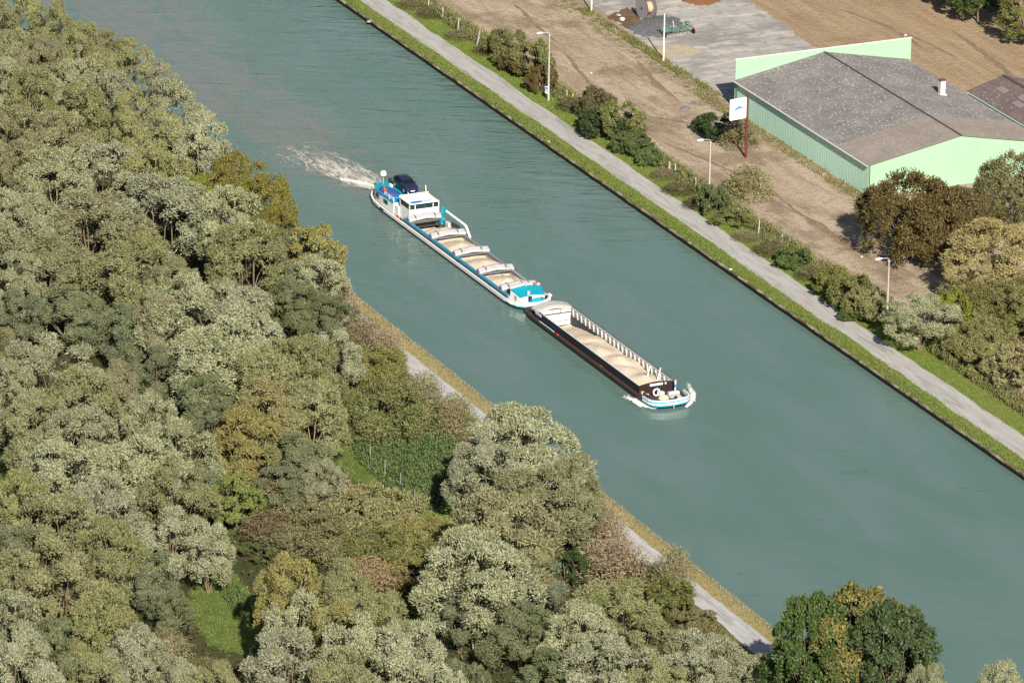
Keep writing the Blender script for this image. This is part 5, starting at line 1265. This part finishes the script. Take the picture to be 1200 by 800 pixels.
# ------------------------------------------------------------------ lamp posts, poles, sign, fence posts
def lamp(px, py, label, sign=False):
    p = at(px, py); r = empty('street_lamp', (p.x, p.y, 0)); tag(r, label, 'street lamp', 'street lamps along the far towpath')
    m = MB(); m.loft([[(-.15, -.13, -.2), (.15, -.13, -.2), (.15, .13, -.2), (-.15, .13, -.2)], [(-.13, -.12, 2), (.13, -.12, 2), (.13, .12, 2), (-.13, .12, 2)], [(-.07, -.06, 9.7), (.07, -.06, 9.7), (.07, .06, 9.7), (-.07, .06, 9.7)]]); m.build('pole', M['post'], r)
    m = MB(); m.tube([(0, 0, 9.4), (0, 0, 9.85), (0, -.35, 9.98), (0, -1.15, 10.05)], .05, 6); m.box((0, 0, 9.55), (.3, .28, .12)); m.build('arm', M['steel'], r)
    m = MB(); m.loft([[(-.08, -1.0, 10.0), (.08, -1.0, 10.0), (.08, -1.0, 10.12), (-.08, -1.0, 10.12)], [(-.17, -1.3, 9.98), (.17, -1.3, 9.98), (.13, -1.3, 10.17), (-.13, -1.3, 10.17)], [(-.15, -1.75, 10.0), (.15, -1.75, 10.0), (.1, -1.75, 10.13), (-.1, -1.75, 10.13)], [(-.06, -1.95, 10.03), (.06, -1.95, 10.03), (.04, -1.95, 10.08), (-.04, -1.95, 10.08)]]); hd = m.build('lamp_head', M['pole_white'], r)
    m = MB(); m.box((0, -1.5, 9.97), (.26, .5, .03)); m.build('lens', M['steel'], hd)
    if not sign:
        m = MB(); m.bar((-.12, -.05, 7.9), (.12, -.05, 7.9), .05, .05); m.build('bracket', M['steel'], r)
    if sign:
        m = MB(); m.bar((-.35, -.1, 7.6), (.35, -.1, 7.6), .06, .06); m.build('bracket', M['steel'], r)
        s_ = empty('sign_plate', (p.x+.05, p.y-.24, 1.05)); tag(s_, 'small blue and white sign fixed low on the first lamp post', 'sign')
        rz = math.atan2(-.95, -.6)
        m = MB(); m.box((0, -.0, .55), (.62, .03, 1.0)); b_ = m.build('plate', M['sign_white'], s_)
        m = MB(); m.box((0, -.02, .62), (.5, .02, .66)); m.box((.05, -.035, .55), (.16, .01, .3), mi=1); m.build('print', [M['roofblue'], M['sign_white']], s_)
        s_.rotation_euler = (0, 0, .45)
lamp(642.4, 118, 'concrete lamp post with the small blue sign low on its shaft', True)
lamp(830.2, 247, 'concrete lamp post rising from the green climbing bush')
lamp(1038.5, 390, 'concrete lamp post beside the round silver tree')
for px, py, h, lb in ((693, 14, 7.0, 'white pole cut by the top frame edge near the cable reel'), (777.5, 71.5, 7.0, 'white pole standing before the green implement at the yard edge')):
    p = at(px, py); o = empty('white_pole', (p.x, p.y, 0)); tag(o, lb, 'pole', 'white poles beside the yard')
    m = MB(); m.tube([(0, 0, -.2), (0, 0, h*.5), (0, 0, h)], [.13, .11, .09], 10); m.build('shaft', M['pole_white'], o)
    m = MB(); m.tube([(0, 0, h), (0, 0, h+.06)], .1, 10); m.build('cap', M['steel'], o)
p = at(874, 185); r = empty('sign_post', (p.x, p.y, 0)); tag(r, 'tall rusty red pole carrying a white panel with a blue bow tie emblem', 'sign')
m = MB(); m.tube([(0, 0, -.2), (0, 0, 9.2)], [.2, .17], 10); m.build('pole', M['pole_red'], r)
a = at(853.3, 113.2, 8.6); b = at(872.6, 109.5, 8.6); d = Vector((b.x-a.x, b.y-a.y, 0)); ang = math.atan2(d.y, d.x); Wp, Hp = d.length*.98, 2.95
r.rotation_euler = (0, 0, ang)
m = MB(); rr = .16; cx, cz = -Wp/2-.22, 7.25
pts = [(cx+sx*(Wp/2-rr)+rr*math.cos(t_), cz+sz*(Hp/2-rr)+rr*math.sin(t_)) for sx, sz, t0 in ((1, 1, 0), (-1, 1, 90), (-1, -1, 180), (1, -1, 270)) for t_ in [R(t0+k*22.5) for k in range(5)]]
m.loft([[(x, -.09, z) for x, z in pts], [(x, .09, z) for x, z in pts]]); pn = m.build('panel', M['sign_white'], r)
def emblem(pts, mat, y):
    m = MB(); P_ = [(cx+x*Wp, y, cz+z*Hp) for x, z in pts]; n = len(P_); m.loft([P_, [(x, y-.012, z) for x, y, z in P_]]); return m.build('emblem', mat, pn)
emblem([(-.36, .30), (.0, .10), (.38, .36), (.38, .0), (.05, .07), (-.36, -.08)], M['sign_pale'], -.095)
emblem([(-.36, -.08), (.0, .15), (.38, .02), (.05, .04)], M['sign_blue'], -.112)
emblem([(-.28, -.06), (.0, .07), (.34, .01), (.02, .01)], M['sign_dark'], -.128)
m = MB()
for z_ in (6.1, 8.5): m.bar((-.3, 0, z_), (.05, 0, z_), .08, .1)
m.build('bracket', M['steel'], r)

FP = [(501.5, 13.5, 1.6, .05, 'post', 'grey leaning fence post at the top edge, first of the row'), (518, 22, 1.7, .06, 'post', 'grey leaning fence post, second from the top edge'), (536, 39, 2.3, .08, 'post', 'tall leaning concrete fence post, third from the top edge'), (558, 54, 2.3, .22, 'post', 'concrete fence post leaning most, above the dark reddish bush'),
 (664, 117, 1.3, .0, 'post', 'short white post right of the lamp post with the blue sign'), (671, 120, 1.2, .0, 'yellow', 'short post with yellow top right of the first lamp post'),
 (784, 206, 2.0, .02, 'post', 'braced white post, left of the pair in the field edge'), (791, 206, 1.7, 0, 'post', 'white post, right of the pair in the field edge'), (815, 219, 1.3, 0, 'post', 'short white post left of the middle lamp post'),
 (864.5, 257, 1.5, .03, 'post', 'grey fence post first right of the middle lamp post'), (888.3, 277.5, 2.3, .05, 'post', 'tall grey fence post second right of the middle lamp post'), (916, 285, 1.2, .03, 'post', 'short grey fence post above the purplish scrub'), (922, 295, .9, 0, 'post', 'shortest grey post inside the purplish scrub'), (1022, 352, 1.2, .05, 'post', 'pale post hidden in the long hedge clump'),
 (401, 502, 1.6, .0, 'wood', 'grey wooden post at the head of the fenced lane'), (415.7, 521, 1.8, .0, 'wood', 'grey wooden lane post below the rounded green bush'), (434, 541, 1.9, -.02, 'wood', 'grey wooden lane post third down the nettle bed'), (451, 556, 1.9, .0, 'wood', 'grey wooden lane post fourth down the nettle bed'), (469, 568, 1.5, .02, 'wood', 'pale wooden lane post fifth down the nettle bed'), (486, 586, 1.4, .0, 'wood', 'grey wooden lane post sixth down the nettle bed'), (506, 600, 1.0, .0, 'wood', 'short lane post in the shadow at the end of the nettle bed')]
for px, py, h, ln, kd, lb in FP:
    p = at(px, py); m = MB(); w_ = .17 if kd != 'wood' else .10
    lx, ly = ln*h*EU.x, ln*h*EV.x
    m.loft([[(-w_/2, -w_/2, -.3), (w_/2, -w_/2, -.3), (w_/2, w_/2, -.3), (-w_/2, w_/2, -.3)], [(lx-w_*.4, ly-w_*.4, h), (lx+w_*.4, ly-w_*.4, h), (lx+w_*.4, ly+w_*.4, h), (lx-w_*.4, ly+w_*.4, h)], [(lx-.02, ly-.02, h+.06), (lx+.02, ly-.02, h+.06), (lx+.02, ly+.02, h+.06), (lx-.02, ly+.02, h+.06)]])
    if kd == 'post' and abs(px-784) < .5: m.bar((-.55, -.35, 0), (lx, ly, h*.7), .1, .1)
    o = m.build('fence_post', {'post': M['post'], 'yellow': M['yellow'], 'wood': M['wood_grey']}[kd]); o.location = (p.x, p.y, 0); tag(o, lb, 'fence post', 'fence posts' if kd != 'wood' else 'fence posts of the grass lane')

# ------------------------------------------------------------------ cable reel, implement, stones
p = at(757, 21.5); r = empty('cable_reel', (p.x, p.y, 0), R(97)); tag(r, 'big wooden cable reel standing on its rims at the yard corner', 'cable reel')
RR = 1.62
def disc(m, x, rad, th, mi=0, n=28):
    m.loft([[(x-th/2, rad*math.cos(2*math.pi*j/n), RR+rad*math.sin(2*math.pi*j/n)) for j in range(n)], [(x+th/2, rad*math.cos(2*math.pi*j/n), RR+rad*math.sin(2*math.pi*j/n)) for j in range(n)]], mi)
for s in (-1, 1):
    m = MB(); disc(m, s*.72, RR, .12); fl = m.build('flange', M['wood_grey'], r)
    m = MB(); m.tube([(s*.72, (RR+.01)*math.cos(2*math.pi*j/28), RR+(RR+.01)*math.sin(2*math.pi*j/28)) for j in range(28)], .075, 6, closed=True); m.build('rim', M['rust'], fl)
    m = MB(); disc(m, s*.80, .2, .05, n=12); m.build('hub', M['dark_metal'], fl)
m = MB(); disc(m, 0, .85, 1.3); m.build('drum', M['wood_tan'], r)
a = at(777, 44); b = at(812, 39); d = b-a; r = empty('farm_implement', (a.x, a.y, 0), math.atan2(d.y, d.x)); tag(r, 'faded green tined farm implement parked behind the white pole', 'farm implement')
Ln = Vector((d.x, d.y, 0)).length
for k, y_ in enumerate((0, .75, 1.5)):
    m = MB(); m.bar((0, y_, .85), (Ln, y_, .85), .12, .14); bm_ = m.build('beam', M['implement'], r)
    for i in range(8):
        m = MB(); x_ = Ln*(i+.5)/8+.1*k; m.tube([(x_, y_, .8), (x_+.05, y_+.22, .55), (x_, y_+.05, .1)], .035, 5); m.build('tine', M['dark_metal'], bm_)
for x_ in (.2, Ln*.35, Ln*.65, Ln-.2):
    m = MB(); m.bar((x_, -.1, .97), (x_, 1.6, .97), .1, .1); m.build('cross_member', M['implement'], r)
for x_ in (.1, Ln-.1):
    m = MB(); m.tube([(x_-.1, -.35, .38), (x_+.1, -.35, .38)], .38, 14); m.build('wheel', M['tyre'], r)
m = MB(); m.bar((Ln*.4, 1.5, .9), (Ln*.5, 2.7, .6), .1, .1); m.bar((Ln*.6, 1.5, .9), (Ln*.5, 2.7, .6), .1, .1); m.bar((Ln*.45, .8, .95), (Ln*.5, 1.6, 1.7), .1, .1); m.build('hitch', M['steel'], r)
m = MB(); m.box((Ln+.1, .0, .7), (.25, .5, .25)); m.build('end_board', M['red'], r)
m = MB(); m.box((Ln*.95, 1.3, 1.25), (.7, .6, .3)); m.build('hopper', M['implement'], r)
rg = random.Random(21)
def stone(px, py, s, mat, lb, name='stone', grp='loose stones and scraps'):
    p = at(px, py); m = MB(); n = 9
    m.loft([[(s*f*(1+rg.uniform(-.25, .25))*math.cos(2*math.pi*j/n), s*f*.7*(1+rg.uniform(-.25, .25))*math.sin(2*math.pi*j/n), z*s) for j in range(n)] for f, z in ((1, -.1), (.95, .25), (.55, .5))])
    o = m.build(name, mat); o.location = (p.x, p.y, .04); o.rotation_euler = (0, 0, rg.uniform(0, 3)); tag(o, lb, 'stone', grp)
stone(907, 309, .36, M['sign_white'], 'white lump on the grass beside the far towpath')
stone(856, 316, .2, M['sign_white'], 'small white scrap on the canal side grass')
stone(643, 166.5, .24, M['sign_white'], 'white scrap on the canal verge below the first lamp post')
stone(432, 26, .3, M['post'], 'pale stone on the canal edge at the top left of the verge')
stone(803, 128, .7, M['gravel_dark'], 'flat grey rubble slab on the field left of the sign')
stone(812, 122, .5, M['gravel_dark'], 'second grey rubble slab beside the flat one left of the sign')
stone(729, 23.5, .55, M['sign_white'], 'whitish block on the damp soil by the cable reel')
stone(725, 18.5, .4, M['post'], 'pale slab beside the whitish block near the cable reel')
stone(1017, 289, .22, M['sign_white'], 'white stone on the field near the russet thorn')
stone(1010, 301, .16, M['sign_white'], 'tiny white stone under the other one near the russet thorn')
stone(1085, 319, .2, M['sign_white'], 'white stone on bare soil at the right of the field')
stone(741, 134.5, .2, M['sign_white'], 'white scrap on the field behind the hedge clump')
stone(693, 86, .18, M['sign_white'], 'white scrap on the field behind the first lamp post')
stone(758, 167, .25, M['dark_metal'], 'dark lump on the field edge behind the hedge clump')

# ------------------------------------------------------------------ foam: wake astern, bow waves
def foam_mat(name, lo, hi, stretch, col):
    t = NT(name); v = t.pos(); rp = t.mapping(v, stretch, rot=(0, 0, .25))
    n1 = t.noise(rp, 1.0, 5, .7, 1.6); n2 = t.noise(v, 2.2, 4, .65)
    at_ = t.n('ShaderNodeAttribute', attribute_name='dens').outputs['Fac']
    f = t.math('ADD', t.math('MULTIPLY', n1, .7), t.math('MULTIPLY', n2, .3))
    a = t.step(t.math('ADD', f, t.math('MULTIPLY', t.math('SUBTRACT', at_, .5), .42)), lo, hi)
    a = t.math('MULTIPLY', a, t.step(at_, .02, .25))
    d = t.n('ShaderNodeBsdfDiffuse'); t.put(d.inputs[0], col); tr = t.n('ShaderNodeBsdfTransparent')
    mx = t.n('ShaderNodeMixShader'); t.put(mx.inputs[0], a); t.t.links.new(tr.outputs[0], mx.inputs[1]); t.t.links.new(d.outputs[0], mx.inputs[2]); t.t.links.new(mx.outputs[0], t.out.inputs[0])
    return t.mat
M['foam'] = foam_mat('broken wake foam', .495, .76, (.28, .9, 1), (.58, .54, .47)); M['bowfoam'] = foam_mat('bow wave foam', .46, .58, (.5, 1.2, 1), (.66, .65, .62))
def foam_strip(name, spine, widths, dens, hump, mat, nu=60, nv=14):
    """low ridge of broken water along a spine; dens is the foam cover stored per vertex"""
    rg = random.Random(9); m = MB(); rows = []; dn = []
    for i in range(nu+1):
        f = i/nu*(len(spine)-1); k = min(int(f), len(spine)-2); f -= k
        c = Vector(spine[k]).lerp(Vector(spine[k+1]), f); w_ = widths[k]*(1-f)+widths[k+1]*f; de = dens[k]*(1-f)+dens[k+1]*f
        t_ = (Vector(spine[k+1])-Vector(spine[k])).normalized(); nn = Vector((-t_.y, t_.x, 0)); row = []
        for j in range(nv+1):
            s_ = -1+2*j/nv; p_ = c+nn*w_*s_; e_ = max(0, 1-abs(s_)**1.6)
            row.append((p_.x, p_.y, ZW+.012+hump*de*e_*(.85+.3*rg.random()))); dn.append(de*e_**.6)
        rows.append(row)
    m.loft(rows, 0, True, caps=False, closed=False); o = m.build(name, mat)
    at_ = o.data.attributes.new('dens', 'FLOAT', 'POINT'); at_.data.foreach_set('value', dn); tag(o, kind='stuff'); return o
W2 = lambda L_: [tuple(at(x, y, ZW)) for x, y in L_]
foam_strip('wake_foam', W2([(444, 222), (425, 213), (398, 199), (368, 186), (335, 176), (300, 168)]), [1.2, 3.8, 5.6, 6.8, 7.2, 7], [1.0, .98, .86, .72, .6, .2], .12, M['foam'])
foam_strip('wake_foam', W2([(440, 219), (420, 214), (404, 211), (385, 204)]), [.5, .9, .9, .6], [1.0, 1.0, .7, .1], .2, M['bowfoam'], 30, 8)
foam_strip('wake_foam', W2([(430, 204), (405, 188), (385, 177), (362, 168)]), [.6, 1.2, 1.2, 1], [.7, .6, .45, .0], .08, M['foam'], 40, 8)
foam_strip('bow_wave', W2([(770, 479), (755, 475), (737, 466), (716, 453)]), [.35, 1.0, .9, .5], [.9, .95, .65, .0], .16, M['bowfoam'], 40, 10)
foam_strip('bow_wave', W2([(803, 478), (811, 470), (812, 461), (806, 450), (792, 437)]), [.25, .5, .6, .5, .4], [.8, .95, .8, .45, .0], .18, M['bowfoam'], 40, 10)
